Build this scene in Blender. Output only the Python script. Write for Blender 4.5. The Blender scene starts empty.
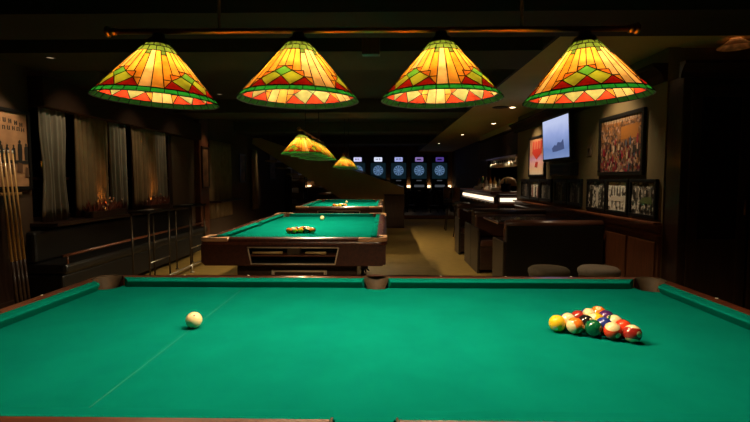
import bpy, bmesh, math, random
from mathutils import Vector, Matrix
random.seed(7)
PI = math.pi
S = bpy.context.scene
COL = S.collection
F, VX, VY, CZ = 482.0, 384.5, 179.0, 1.29          # focal length, vanishing point and eye height of the place
PT, YW = math.atan(32 / F), math.atan(9.5 / F)      # the camera looks slightly down and slightly left
def ray(px, py):
    cp, sp, ct, st = math.cos(PT), math.sin(PT), math.cos(YW), math.sin(YW)
    a, b = (px - 375) / F, (211 - py) / F
    return Vector((-st * cp + a * ct - b * st * sp, ct * cp + a * st + b * ct * sp, -sp + b * cp))
def at(px, py, Y):                                  # photograph pixel + distance -> world point
    d = ray(px, py); k = Y / d.y; return Vector((d.x * k, Y, CZ + d.z * k))
def on_x(px, X):                                    # where the pixel column meets a side wall (eye level)
    d = ray(px, VY); return X / d.x * d.y

# ------------------------------------------------------------------ materials
def srgb(r, g, b):
    f = lambda c: (c / 255 / 12.92) if c <= 10 else ((c / 255 + .055) / 1.055) ** 2.4
    return (f(r), f(g), f(b))
def new_mat(name):
    m = bpy.data.materials.new(name); m.use_nodes = True
    nt = m.node_tree; nt.nodes.clear()
    out = nt.nodes.new('ShaderNodeOutputMaterial')
    return m, nt, out
def mat(name, col, rough=.6, metal=0, coat=0, var=.0, scale=20, emit=None, es=0, spec=.5, bump=0, stretch=None, trans=0, alpha=1):
    m, nt, out = new_mat(name)
    p = nt.nodes.new('ShaderNodeBsdfPrincipled'); nt.links.new(p.outputs[0], out.inputs[0])
    p.inputs['Base Color'].default_value = (*col, 1)
    p.inputs['Roughness'].default_value = rough; p.inputs['Metallic'].default_value = metal
    p.inputs['Coat Weight'].default_value = coat; p.inputs['Coat Roughness'].default_value = .12
    p.inputs['Specular IOR Level'].default_value = spec
    p.inputs['Transmission Weight'].default_value = trans
    p.inputs['Alpha'].default_value = alpha
    if emit: p.inputs['Emission Color'].default_value = (*emit, 1); p.inputs['Emission Strength'].default_value = es
    if var or bump:
        tc = nt.nodes.new('ShaderNodeTexCoord'); mp = nt.nodes.new('ShaderNodeMapping')
        nt.links.new(tc.outputs['Object'], mp.inputs[0])
        if stretch: mp.inputs['Scale'].default_value = stretch
        n = nt.nodes.new('ShaderNodeTexNoise'); n.inputs['Scale'].default_value = scale; n.inputs['Detail'].default_value = 5
        nt.links.new(mp.outputs[0], n.inputs['Vector'])
        if var:
            r = nt.nodes.new('ShaderNodeValToRGB')
            r.color_ramp.elements[0].position = .3; r.color_ramp.elements[1].position = .7
            r.color_ramp.elements[0].color = (*[c * (1 - var) for c in col], 1)
            r.color_ramp.elements[1].color = (*[min(1, c * (1 + var)) for c in col], 1)
            nt.links.new(n.outputs[0], r.inputs[0]); nt.links.new(r.outputs[0], p.inputs['Base Color'])
        if bump:
            b = nt.nodes.new('ShaderNodeBump'); b.inputs['Strength'].default_value = bump; b.inputs['Distance'].default_value = .004
            nt.links.new(n.outputs[0], b.inputs['Height']); nt.links.new(b.outputs[0], p.inputs['Normal'])
    return m
def pane_mat(name, tr, back, k=1.0):
    """dense art glass: lets a little coloured light through, a little back"""
    m, nt, out = new_mat(name)
    t = nt.nodes.new('ShaderNodeBsdfTranslucent'); d = nt.nodes.new('ShaderNodeBsdfDiffuse')
    tc = nt.nodes.new('ShaderNodeTexCoord'); n = nt.nodes.new('ShaderNodeTexNoise'); n.inputs['Scale'].default_value = 22; n.inputs['Detail'].default_value = 3
    nt.links.new(tc.outputs['Object'], n.inputs['Vector'])
    mr = nt.nodes.new('ShaderNodeMapRange'); mr.inputs[1].default_value = .3; mr.inputs[2].default_value = .7; mr.inputs[3].default_value = .65; mr.inputs[4].default_value = 1.35
    nt.links.new(n.outputs[0], mr.inputs[0])
    for sh, c in ((t, tr), (d, back)):
        mx = nt.nodes.new('ShaderNodeVectorMath'); mx.operation = 'SCALE'
        mx.inputs[0].default_value = tuple(v * k for v in c); nt.links.new(mr.outputs[0], mx.inputs['Scale'])
        nt.links.new(mx.outputs[0], sh.inputs[0])
    a = nt.nodes.new('ShaderNodeAddShader'); nt.links.new(t.outputs[0], a.inputs[0]); nt.links.new(d.outputs[0], a.inputs[1])
    nt.links.new(a.outputs[0], out.inputs[0])
    return m
def emis(name, col, st):
    m, nt, out = new_mat(name)
    e = nt.nodes.new('ShaderNodeEmission'); e.inputs[0].default_value = (*col, 1); e.inputs[1].default_value = st
    nt.links.new(e.outputs[0], out.inputs[0])
    return m
def ramp_mat(name, stops, scale, detail=4, rough=.5, axis=None, noise='noise', emit=0, coat=0, mix=.5):
    """picture print: noise or cells through a colour ramp, optionally mixed with a vertical gradient"""
    m, nt, out = new_mat(name)
    p = nt.nodes.new('ShaderNodeBsdfPrincipled'); nt.links.new(p.outputs[0], out.inputs[0])
    p.inputs['Roughness'].default_value = rough; p.inputs['Coat Weight'].default_value = coat
    tc = nt.nodes.new('ShaderNodeTexCoord')
    if noise == 'noise':
        n = nt.nodes.new('ShaderNodeTexNoise'); n.inputs['Scale'].default_value = scale; n.inputs['Detail'].default_value = detail; o = n.outputs[0]
    else:
        n = nt.nodes.new('ShaderNodeTexVoronoi'); n.inputs['Scale'].default_value = scale; o = n.outputs['Color']
    nt.links.new(tc.outputs['Object'], n.inputs['Vector'])
    if axis is not None:
        sx = nt.nodes.new('ShaderNodeSeparateXYZ'); nt.links.new(tc.outputs['Object'], sx.inputs[0])
        mr = nt.nodes.new('ShaderNodeMapRange'); mr.inputs[1].default_value = axis[0]; mr.inputs[2].default_value = axis[1]
        nt.links.new(sx.outputs[2], mr.inputs[0])
        bw = nt.nodes.new('ShaderNodeMath'); bw.operation = 'MULTIPLY'; bw.inputs[1].default_value = mix
        nt.links.new(o, bw.inputs[0])
        g = nt.nodes.new('ShaderNodeMath'); g.operation = 'MULTIPLY'; g.inputs[1].default_value = 1 - mix; nt.links.new(mr.outputs[0], g.inputs[0])
        ad = nt.nodes.new('ShaderNodeMath'); nt.links.new(bw.outputs[0], ad.inputs[0]); nt.links.new(g.outputs[0], ad.inputs[1]); o = ad.outputs[0]
    r = nt.nodes.new('ShaderNodeValToRGB'); cr = r.color_ramp
    while len(cr.elements) < len(stops): cr.elements.new(.5)
    for e, (ps, c) in zip(cr.elements, stops): e.position = ps; e.color = (*c, 1)
    nt.links.new(o, r.inputs[0]); nt.links.new(r.outputs[0], p.inputs['Base Color'])
    if emit:
        nt.links.new(r.outputs[0], p.inputs['Emission Color']); p.inputs['Emission Strength'].default_value = emit
    return m
def wood(name, col, rough=.3, coat=.5, var=.35, axis='x', scale=9):
    st = {'x': (.6, 6, 6), 'y': (6, .6, 6), 'z': (6, 6, .6)}[axis]
    return mat(name, col, rough, coat=coat, var=var, scale=scale, stretch=st)

M = {}
def cloth_mat(name, col, line):
    m, nt, out = new_mat(name)
    p = nt.nodes.new('ShaderNodeBsdfPrincipled'); nt.links.new(p.outputs[0], out.inputs[0])
    p.inputs['Roughness'].default_value = 1; p.inputs['Specular IOR Level'].default_value = 0
    tc = nt.nodes.new('ShaderNodeTexCoord')
    n = nt.nodes.new('ShaderNodeTexNoise'); n.inputs['Scale'].default_value = 6; n.inputs['Detail'].default_value = 8
    nt.links.new(tc.outputs['Object'], n.inputs['Vector'])
    r = nt.nodes.new('ShaderNodeValToRGB'); r.color_ramp.elements[0].position = .3; r.color_ramp.elements[1].position = .7
    r.color_ramp.elements[0].color = (*[c * .92 for c in col], 1); r.color_ramp.elements[1].color = (*[c * 1.08 for c in col], 1)
    nt.links.new(n.outputs[0], r.inputs[0])
    cur = r.outputs[0]
    if line:                                        # chalk head string across the bed
        s = nt.nodes.new('ShaderNodeSeparateXYZ'); nt.links.new(tc.outputs['Object'], s.inputs[0])
        a = nt.nodes.new('ShaderNodeMath'); a.operation = 'ADD'; a.inputs[1].default_value = .633; nt.links.new(s.outputs[0], a.inputs[0])
        b = nt.nodes.new('ShaderNodeMath'); b.operation = 'ABSOLUTE'; nt.links.new(a.outputs[0], b.inputs[0])
        c = nt.nodes.new('ShaderNodeMath'); c.operation = 'LESS_THAN'; c.inputs[1].default_value = .0014; nt.links.new(b.outputs[0], c.inputs[0])
        d = nt.nodes.new('ShaderNodeMath'); d.operation = 'MULTIPLY'; d.inputs[1].default_value = .05; nt.links.new(c.outputs[0], d.inputs[0])
        mx = nt.nodes.new('ShaderNodeMix'); mx.data_type = 'RGBA'; mx.inputs[7].default_value = (.45, .5, .45, 1)
        nt.links.new(d.outputs[0], mx.inputs[0]); nt.links.new(cur, mx.inputs[6]); cur = mx.outputs[2]
    nt.links.new(cur, p.inputs['Base Color'])
    return m
GREEN = (.0014, .162, .128)
M['cloth_line'] = cloth_mat('green_baize_marked', GREEN, True)
M['cloth'] = cloth_mat('green_baize', GREEN, False)
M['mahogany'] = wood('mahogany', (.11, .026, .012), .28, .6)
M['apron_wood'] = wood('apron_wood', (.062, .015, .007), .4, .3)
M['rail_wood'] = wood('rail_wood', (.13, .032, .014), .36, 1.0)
M['rail_wood'].node_tree.nodes['Principled BSDF'].inputs['Coat Roughness'].default_value = .24
M['dark_wood'] = wood('dark_wood', (.035, .015, .009), .35, .3)
M['dark_wood_z'] = wood('dark_wood_upright', (.035, .015, .009), .35, .3, axis='z')
M['dark_matt'] = mat('matt_dark_wood', (.03, .014, .008), .8, spec=.15)
M['red_wood'] = wood('reddish_panelling', (.13, .042, .016), .38, .25, axis='z')
M['booth_side'] = wood('booth_side', (.02, .011, .005), .45, .1, axis='z')
M['red_trim'] = wood('reddish_trim', (.16, .05, .022), .3, .4, axis='y')
M['leather'] = mat('pocket_leather', (.045, .023, .008), .75, var=.3, scale=30)
M['black_leather'] = mat('black_leather', (.006, .005, .0045), .42, bump=.3, scale=120)
M['roll_leather'] = mat('brown_leather', (.07, .025, .014), .32, bump=.25, scale=90)
M['copper'] = mat('copper_plate', (.92, .50, .27), .45)
M['brass'] = mat('old_brass', (.45, .24, .07), .35, metal=1)
M['bronze'] = mat('dark_bronze', (.03, .02, .012), .45, metal=.6)
M['steel'] = mat('steel', (.55, .5, .45), .28, metal=1)
M['dark_steel'] = mat('dark_steel', (.09, .07, .05), .5, metal=1)
M['black'] = mat('black_satin', (.006, .005, .0045), .5, spec=.3)
M['pearl'] = mat('pearl_inlay', (.75, .68, .55), .3)
M['lead'] = mat('lead_came', (.0005, .0005, .0004), .9, spec=.05)
M['tan_wood'] = wood('tan_wood', (.34, .19, .07), .4, .3)
M['cream_trim'] = mat('cream_trim', (.75, .58, .42), .35, metal=.2)
M['pale_rod'] = mat('pale_rod', (.62, .42, .18), .35)
M['white'] = mat('warm_white', (.7, .66, .58), .5)
M['floor'] = mat('tan_floor', (.33, .21, .055), .7, var=.1, scale=9, spec=.2)
M['wall'] = mat('olive_wall', (.17, .12, .052), .85, var=.06, scale=3)
M['wall_dark'] = mat('dark_brown_wall', (.07, .038, .018), .8, var=.1, scale=4)
M['ceil'] = mat('dark_ceiling', (.022, .013, .008), .8, var=.2, scale=3)
M['beam'] = mat('olive_beam', (.045, .032, .013), .8, var=.1, scale=4)
M['soffit'] = mat('beige_soffit', (.58, .42, .17), .85, var=.04, scale=3)
M['curtain'] = mat('grey_sheer', (.28, .25, .2), .75, var=.15, scale=4, spec=.3)
M['curtain_gold'] = mat('tan_sheer', (.24, .16, .08), .75, var=.2, scale=4, spec=.3)
M['night'] = mat('night_glass', (.004, .005, .007), .08)
M['glass'] = mat('clear_glass', (.95, .85, .7), .08, spec=1, trans=.45)
M['bulb'] = emis('lamp_bulb', (1.0, .80, .48), 1330); M['bulb_soft'] = emis('lamp_bulb_soft', (1.0, .80, .48), 480)
M['downlight_dim'] = emis('dim_downlight_lens', (1, .7, .4), .35)
M['downlight'] = emis('downlight_lens', (1, .78, .5), 14)

# ------------------------------------------------------------------ mesh builder
class MB:
    def __init__(s): s.bm = bmesh.new()
    def _merge(s, b, mtx=None, mi=0, smooth=False):
        if mtx is not None: bmesh.ops.transform(b, matrix=mtx, verts=b.verts)
        for f in b.faces:
            if mi is not None: f.material_index = mi
            f.smooth = smooth
        me = bpy.data.meshes.new('tmp'); b.to_mesh(me); b.free(); s.bm.from_mesh(me); bpy.data.meshes.remove(me)
    def box(s, c, d, bev=0, rot=None, mi=0, seg=2):
        b = bmesh.new(); bmesh.ops.create_cube(b, size=1)
        bmesh.ops.scale(b, vec=d, verts=b.verts)
        if bev: bmesh.ops.bevel(b, geom=b.edges[:], offset=min(bev, min(d) * .49), segments=seg, affect='EDGES', profile=.5)
        m = Matrix.Translation(c)
        if rot is not None: m = m @ rot
        s._merge(b, m, mi); return s
    def bx(s, a, b, bev=0, mi=0):                   # box from corner to corner
        a, b = Vector(a), Vector(b)
        return s.box((a + b) / 2, [abs(v) for v in (b - a)], bev, None, mi)
    def tube(s, p0, p1, r, seg=12, r2=None, mi=0, smooth=True):
        p0, p1 = Vector(p0), Vector(p1); d = p1 - p0
        b = bmesh.new(); bmesh.ops.create_cone(b, cap_ends=True, segments=seg, radius1=r, radius2=r if r2 is None else r2, depth=d.length)
        m = Matrix.Translation((p0 + p1) / 2) @ d.to_track_quat('Z', 'Y').to_matrix().to_4x4()
        s._merge(b, m, mi, smooth); return s
    def ball(s, c, r, u=16, v=10, mi=0, sc=(1, 1, 1)):
        b = bmesh.new(); bmesh.ops.create_uvsphere(b, u_segments=u, v_segments=v, radius=r)
        s._merge(b, Matrix.Translation(c) @ Matrix.Diagonal((*sc, 1)), mi, True); return s
    def lathe(s, prof, c=(0, 0, 0), seg=24, mi=0, mtx=None, smooth=True, a0=0, a1=2 * PI):
        b = bmesh.new(); full = abs(a1 - a0 - 2 * PI) < 1e-6
        n = seg if full else seg + 1
        rings = []
        for r, z in prof:
            if r < 1e-6: rings.append([b.verts.new((0, 0, z))])
            else: rings.append([b.verts.new((r * math.cos(a0 + (a1 - a0) * i / seg), r * math.sin(a0 + (a1 - a0) * i / seg), z)) for i in range(n)])
        for A, B in zip(rings, rings[1:]):
            for i in range(seg):
                j = (i + 1) % n
                if len(A) == 1 and len(B) == 1: continue
                if len(A) == 1: b.faces.new((A[0], B[j], B[i]))
                elif len(B) == 1: b.faces.new((A[i], A[j], B[0]))
                else: b.faces.new((A[i], A[j], B[j], B[i]))
        m = Matrix.Translation(c)
        if mtx is not None: m = m @ mtx
        s._merge(b, m, mi, smooth); return s
    def prism(s, outer, holes, z0, z1, mi=0, mtx=None, bev=0):
        b = bmesh.new(); edges = []
        for loop in [outer] + list(holes):
            vs = [b.verts.new((x, y, z0)) for x, y in loop]
            edges += [b.edges.new((vs[i], vs[(i + 1) % len(vs)])) for i in range(len(vs))]
        bmesh.ops.triangle_fill(b, use_beauty=True, use_dissolve=False, edges=edges)
        ext = bmesh.ops.extrude_face_region(b, geom=b.faces[:])
        bmesh.ops.translate(b, vec=(0, 0, z1 - z0), verts=[g for g in ext['geom'] if isinstance(g, bmesh.types.BMVert)])
        bmesh.ops.recalc_face_normals(b, faces=b.faces)
        s._merge(b, mtx, mi); return s
    def sweep(s, sects, mi=0, smooth=False, close=False):   # loft equal-length closed sections
        b = bmesh.new(); rs = [[b.verts.new(p) for p in sc] for sc in sects]
        n = len(rs[0])
        for A, B in zip(rs, rs[1:]):
            for i in range(n): b.faces.new((A[i], A[(i + 1) % n], B[(i + 1) % n], B[i]))
        b.faces.new(rs[0]); b.faces.new(rs[-1])
        bmesh.ops.recalc_face_normals(b, faces=b.faces)
        s._merge(b, None, mi, smooth); return s
    def path(s, pts, r, seg=8, mi=0):
        for p, q in zip(pts, pts[1:]): s.tube(p, q, r, seg, mi=mi)
        for p in pts[1:-1]: s.ball(p, r, 8, 6, mi)
        return s
    def poly(s, pts, mi=0):
        s.bm.faces.new([s.bm.verts.new(p) for p in pts]).material_index = mi; return s
    def build(s, name, mats, parent=None, loc=None, rz=0):
        me = bpy.data.meshes.new(name); s.bm.to_mesh(me); s.bm.free()
        for m in (mats if isinstance(mats, (list, tuple)) else [mats]): me.materials.append(m)
        o = bpy.data.objects.new(name, me); COL.objects.link(o)
        if parent is not None: o.parent = parent
        if loc is not None: o.location = loc
        o.rotation_euler.z = rz
        return o
def tag(o, label, cat, group=None, kind=None):
    o['label'] = label; o['category'] = cat
    if group: o['group'] = group
    if kind: o['kind'] = kind
    return o
def thing(name, label, cat, loc=(0, 0, 0), rz=0, group=None):
    o = bpy.data.objects.new(name, None); COL.objects.link(o); o.location = loc; o.rotation_euler.z = rz
    o.empty_display_size = .1
    return tag(o, label, cat, group)
def struct(mb, name, m):
    o = mb.build(name, m); o['kind'] = 'structure'; return o
KIDS = {}
def kids(o): return [c for c in COL.objects if c.parent == o]
def dup(o, parent=None, **kw):
    c = o.copy(); COL.objects.link(c)
    if parent is not None: c.parent = parent
    for ch in kids(o): dup(ch, c)
    for k, v in kw.items():
        if k == 'loc': c.location = v
        elif k == 'rz': c.rotation_euler.z = v
        else: c[k] = v
    return c
def spot(loc, aim, watts, deg=70, blend=.8, col=(1, .76, .46), r=.03):
    l = bpy.data.lights.new('downlight_beam', 'SPOT'); l.energy = watts; l.spot_size = math.radians(deg); l.spot_blend = blend; l.color = col; l.shadow_soft_size = r
    o = bpy.data.objects.new('downlight_beam', l); COL.objects.link(o); o.location = loc
    o.rotation_euler = (Vector(aim) - Vector(loc)).to_track_quat('-Z', 'Y').to_euler(); return o
def text_mesh(body, size):
    cu = bpy.data.curves.new('t', 'FONT'); cu.body = body; cu.size = size; cu.align_x = 'CENTER'; cu.align_y = 'CENTER'; cu.resolution_u = 3
    o = bpy.data.objects.new('t', cu); COL.objects.link(o)
    dg = bpy.context.evaluated_depsgraph_get(); dg.update()
    me = bpy.data.meshes.new_from_object(o.evaluated_get(dg)); bpy.data.objects.remove(o)
    return me

# ------------------------------------------------------------------ camera
cam = bpy.data.cameras.new('camera'); cam.lens = F / 750 * 36; cam.sensor_width = 36; cam.clip_start = .02
co = bpy.data.objects.new('camera', cam); COL.objects.link(co)
co.location = (0, 0, CZ)
co.rotation_euler = (PI / 2 - math.atan(32 / F), 0, math.atan(9.5 / F))
S.camera = co
S.view_settings.view_transform = 'Standard'; S.view_settings.look = 'None'; S.view_settings.exposure = 0; S.view_settings.gamma = 1
S.view_settings.use_curve_mapping = False
S.cycles.use_denoising = True; S.cycles.max_bounces = 8; S.cycles.sample_clamp_indirect = 4
S.cycles.caustics_reflective = False; S.cycles.caustics_refractive = False
w = bpy.data.worlds.new('world'); S.world = w; w.use_nodes = True
w.node_tree.nodes['Background'].inputs[0].default_value = (.02, .015, .01, 1); w.node_tree.nodes['Background'].inputs[1].default_value = .05

# ------------------------------------------------------------------ room shell
XL, XR, YB, ZC, ZS = -3.5, 2.4, 19.8, 2.6, 2.4
struct(MB().bx((-3.7, -1.6, -.1), (4.4, 20, 0)), 'floor', M['floor'])
struct(MB().bx((-3.7, -1.6, ZC), (4.4, 20, ZC + .1)), 'ceiling', M['ceil'])
struct(MB().bx((-3.7, YB, 0), (4.4, 20, ZC)), 'wall_back', mat('brown_back_wall', (.26, .14, .06), .8, var=.1, scale=4))
struct(MB().bx((-3.7, -1.7, 0), (4.4, -1.6, ZC)), 'wall_behind', M['wall_dark'])
# left wall with three window openings
WIN = [(4.72, 6.3), (6.5, 7.9), (9.5, 10.9)]
wl = MB(); y = -1.6
for a, b in WIN:
    wl.bx((-3.62, y, 0), (XL, a, ZC)); wl.bx((-3.62, a, 0), (XL, b, .86)); wl.bx((-3.62, a, 2.03), (XL, b, ZC)); y = b
wl.bx((-3.62, y, 0), (XL, YB, ZC)); struct(wl, 'wall_left', M['wall_dark'])
for i, (a, b) in enumerate(WIN):
    f = MB()
    for p, q in (((a, .86), (b, .9)), ((a, 1.99), (b, 2.03)), ((a, .9), (a + .05, 1.99)), ((b - .05, .9), (b, 1.99)), (((a + b) / 2 - .02, .9), ((a + b) / 2 + .02, 1.99)), ((a, 1.28), (b, 1.31))):
        f.bx((-3.58, p[0], p[1]), (-3.53, q[0], q[1]), .004)
    wo = struct(f, 'window_%d' % (i + 1), M['dark_wood'])
    MB().bx((-3.565, a + .05, .9), (-3.558, b - .05, 1.99)).build('pane', M['night'], wo)
    MB().bx((-3.5, a - .05, .82), (-3.22, b + .05, .855), .006).build('window_sill', M['dark_wood'], wo)
struct(MB().bx((XL, 4.72, 2.0), (XL + .16, 8.8, 2.3), .01), 'trim_1', M['dark_matt'])          # valance box over the curtains
struct(MB().bx((XL, 8.85, 0), (XL + .1, 9.3, ZC), .01), 'trim_2', M['red_wood'])               # pilaster
struct(MB().bx((XL, 16.9, 0), (XL + .2, 17.25, ZC), .01), 'trim_3', M['red_wood'])
struct(MB().bx((XL, -1.6, 0), (XL + .03, 8.84, .16), .006), 'baseboard_left', M['dark_wood'])
# right wall: plaster above, panelled wainscot and moulded cap below
struct(MB().bx((XR, 4.2, 0), (XR + .1, 8.8, ZC)), 'wall_right', M['wall'])
wc = MB().bx((XR - .025, 4.2, .1), (XR, 8.8, .79))
for k in range(9):
    y0 = 4.24 + k * .5; wc.bx((XR - .04, y0, .16), (XR - .025, y0 + .44, .74), .008)
struct(wc, 'trim_4', M['red_wood'])
wc = MB().bx((XR - .05, 4.2, .79), (XR, 8.8, .825), .01).bx((XR - .03, 4.2, .825), (XR, 8.8, .885), .004).bx((XR - .075, 4.2, .885), (XR, 8.8, .915), .01)
struct(wc, 'trim_5', M['red_trim'])
struct(MB().bx((XR - .045, 4.2, 0), (XR, 8.8, .1), .01), 'baseboard_right', M['dark_wood'])
cr = [(0, 2.12), (-.03, 2.12), (-.045, 2.15), (-.05, 2.18), (-.11, 2.235), (-.13, 2.24), (-.13, 2.27), (0, 2.27)]
struct(MB().sweep([[(XR + x, yy, z) for x, z in cr] for yy in (4.2, 8.95)]), 'trim_6', M['dark_matt'])
struct(MB().bx((3.5, -1.6, 0), (3.6, 4.2, ZC)), 'wall_side', M['wall_dark'])
struct(MB().bx((4.2, 8.8, 0), (4.3, YB, ZC)), 'wall_behind_bar', M['wall_dark'])
struct(MB().bx((2.5, 8.7, 0), (4.3, 8.8, ZC)), 'wall_return', M['wall_dark'])
struct(MB().bx((2.5, 4.22, 0), (3.6, 4.3, ZC)), 'wall_cabinet', M['wall'])
# beige dropped ceiling on the right with its dark fascia, and cross beams
struct(MB().bx((1.37, 3.77, ZS), (2.85, YB, ZS + .08)).bx((2.85, 3.77, ZS), (3.5, 4.6, ZS + .08)), 'ceiling_soffit', M['soffit'])
struct(MB().bx((1.34, 3.70, ZS), (1.37, YB, ZC)).bx((-3.5, 3.2, 2.37), (3.5, 3.77, ZC)), 'trim_7', M['ceil'])
bm_ = MB()
for a, b in ((4.2, 4.9), (8.0, 8.8), (11.2, 12.0), (15, 15.7)): bm_.bx((XL, a, 2.38), (1.34, b, ZC))
struct(bm_, 'trim_8', M['beam'])
struct(MB().bx((-3.5, 15.6, 0), (2.6, YB, .11), .01), 'floor_platform', M['dark_wood'])
struct(MB().bx((-3.5, 15.55, .02), (2.6, 15.6, .115), .008), 'trim_9', M['red_trim'])
struct(MB().bx((2.75, 13.0, 0), (2.85, YB, ZS)), 'wall_bar', M['wall_dark'])

# ------------------------------------------------------------------ pool table
L, W, ZB, CW, WW = 1.27, .635, .762, .052, .088
HX, HY = L + CW, W + CW
CC, CR, SC, SR = .030, .064, .058, .064             # corner pocket centre offset/radius, side pocket centre offset/radius
def arc(cx, cy, r, a0, a1, n=14): return [(cx + r * math.cos(a0 + (a1 - a0) * i / n), cy + r * math.sin(a0 + (a1 - a0) * i / n)) for i in range(n + 1)]
def table_loop(into, dr=0):
    """the cloth/wood boundary, counter-clockwise, with the six pockets bitten in (into) or bulging out"""
    pts = []; r = CR + dr; rs = SR + dr
    for qx, qy in ((1, -1), (1, 1), (-1, 1), (-1, -1)):
        cx, cy = qx * (L + CC), qy * (W + CC)
        t = math.sqrt(r * r - (CW - CC) ** 2)
        P = (qx * HX, cy - qy * t); Q = (cx - qx * t, qy * HY)
        first, last = (P, Q) if qx * qy > 0 else (Q, P)
        a0 = math.atan2(first[1] - cy, first[0] - cx); a1 = math.atan2(last[1] - cy, last[0] - cx)
        if into:
            while a1 > a0: a1 -= 2 * PI
        else:
            while a1 < a0: a1 += 2 * PI
        pts += arc(cx, cy, r, a0, a1)
        if (qx, qy) in ((1, 1), (-1, -1)):          # then the side pocket on this long rail
            cy2 = qy * (W + SC); t2 = math.sqrt(rs * rs - (SC - CW) ** 2)
            p, q = (qy * t2, qy * HY), (-qy * t2, qy * HY)
            a0 = math.atan2(p[1] - cy2, p[0]); a1 = math.atan2(q[1] - cy2, q[0])
            if into:
                while a1 > a0: a1 -= 2 * PI
            else:
                while a1 < a0: a1 += 2 * PI
            pts += arc(0, cy2, rs, a0, a1)
    return pts
def rounded(hx, hy, r, n=6):
    out = []
    for (sx, sy), a in (((1, -1), -PI / 2), ((1, 1), 0), ((-1, 1), PI / 2), ((-1, -1), PI)):
        out += arc(sx * (hx - r), sy * (hy - r), r, a, a + PI / 2, n)
    return out
def cushion(axis, sgn, e0, e1):
    """axis 'x' runs along x at y = sgn*W; e = (end at nose, end at back)"""
    prof = [(CW, .043), (.008, .041), (.001, .038), (0, .034), (.004, .028), (.028, .0005), (CW, .0005)]
    secs = []
    for e in (e0, e1):
        sec = []
        for d, z in prof:
            a = e[0] + (e[1] - e[0]) * d / CW
            sec.append((a, sgn * (W + d), ZB + z) if axis == 'x' else (sgn * (L + d), a, ZB + z))
        secs.append(sec)
    return MB().sweep(secs)
def pool_table(label, loc, rz, caps, cloth):
    t = thing('pool_table', label, 'pool table', loc, rz)
    MB().prism(table_loop(True), [], ZB - .03, ZB).build('bed_cloth', M[cloth], t)
    mc = L - .083; bc = mc + .042; ms, bs = .068, .058
    for sg in (1, -1):
        for sx in (1, -1): cushion('x', sg, (sx * ms, sx * bs), (sx * mc, sx * bc)).build('cushion', M['cloth'], t)
        my = W - .083; cushion('y', sg, (-my, -my - .042), (my, my + .042)).build('cushion', M['cloth'], t)
    rm = MB().prism(rounded(HX + WW, HY + WW, .07), [table_loop(False, .006)], ZB - .012, ZB + .044)
    outer = lambda v: v.co.z > ZB + .04 and (abs(v.co.x) > HX + .0605 and abs(v.co.y) < HY + WW or abs(v.co.y) > HY + .0605) and len([e for e in v.link_edges if not e.is_manifold]) == 0
    oe = [e for e in rm.bm.edges if outer(e.verts[0]) and outer(e.verts[1]) and len(e.link_faces) == 2 and abs(e.link_faces[0].normal.z - e.link_faces[1].normal.z) > .5
          and max(abs(e.verts[0].co.x), abs(e.verts[1].co.x)) <= HX + WW + .001]
    hole_pts = set((round(x, 4), round(y, 4)) for x, y in table_loop(False, .006))
    oe = [e for e in oe if all((round(v.co.x, 4), round(v.co.y, 4)) not in hole_pts for v in e.verts)]
    bmesh.ops.bevel(rm.bm, geom=oe, offset=.045, segments=8, affect='EDGES', profile=.5)
    for f in rm.bm.faces: f.smooth = .05 < abs(f.normal.z) < .995
    rm.build('rail', M['rail_wood'], t)
    # pocket liners: open-topped leather cups
    for cx, cy, r, fa in [(sx * (L + CC), sy * (W + CC), CR, math.atan2(sy, sx)) for sx in (1, -1) for sy in (1, -1)] + [(0, sy * (W + SC), SR, sy * PI / 2) for sy in (1, -1)]:
        pk = MB()
        pk.lathe([(r + .005, ZB + .0445), (r + .003, ZB + .0462), (r, ZB + .045), (r - .005, ZB + .03), (r - .016, ZB + .006), (r - .026, ZB - .03), (r - .03, ZB - .06)], (cx, cy, 0), 20, a0=fa - 1.75, a1=fa + 1.75)
        pk.lathe([(r - .001, ZB - .004), (r - .004, ZB - .07), (r - .016, ZB - .13), (0, ZB - .14)], (cx, cy, 0), 20)
        pk.build('pocket', M['leather'], t)
    if caps:
        for sx in (1, -1):
            for sy in (1, -1):
                o = rounded(HX + WW + .003, HY + WW + .003, .073, 6)
                # corner quarter of the rail outline, minus the pocket
                m = MB(); q = [(x, y_) for x, y_ in o if x > L - .02 and y_ > W - .02]
                c = (L + CC, W + CC)
                cap = [(HX + .012, W - .10)] + [(HX + WW + .003, W - .10)] + q + [(L - .10, HY + WW + .003), (L - .10, HY + .012)] + arc(c[0], c[1], CR + .012, math.radians(150), math.radians(-60), 12)
                cap = [(x * sx, y_ * sy) for x, y_ in cap]
                m.prism(cap, [], ZB + .012, ZB + .0465); cp_ = m.build('corner_plate', M['copper'], t)
                bv = cp_.modifiers.new('b', 'BEVEL'); bv.width = .012; bv.segments = 3; bv.limit_method = 'ANGLE'; bv.angle_limit = 1.2
    for sg in (1, -1):                              # rail sights
        for k in (-3, -2, -1, 1, 2, 3):
            MB().lathe([(.0055, 0), (.0045, .0012), (0, .0015)], (k * L / 4, sg * (HY + .05), ZB + .0438), 10).build('sight', M['pearl'], t)
        for k in (-1, 0, 1):
            MB().lathe([(.0055, 0), (.0045, .0012), (0, .0015)], (sg * (HX + .05), k * W / 2, ZB + .0438), 10).build('sight', M['pearl'], t)
    # aprons; the one at -x has the ball-return window
    ax, ay, z0, z1 = HX + WW - .012, HY + WW - .012, .575, ZB - .012
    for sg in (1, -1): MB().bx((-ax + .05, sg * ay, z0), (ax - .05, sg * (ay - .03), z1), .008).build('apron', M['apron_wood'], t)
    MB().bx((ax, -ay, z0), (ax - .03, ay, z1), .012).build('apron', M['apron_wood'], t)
    hole = [(-.375, .727), (.375, .727), (.345, .59), (-.345, .59)]
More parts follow.
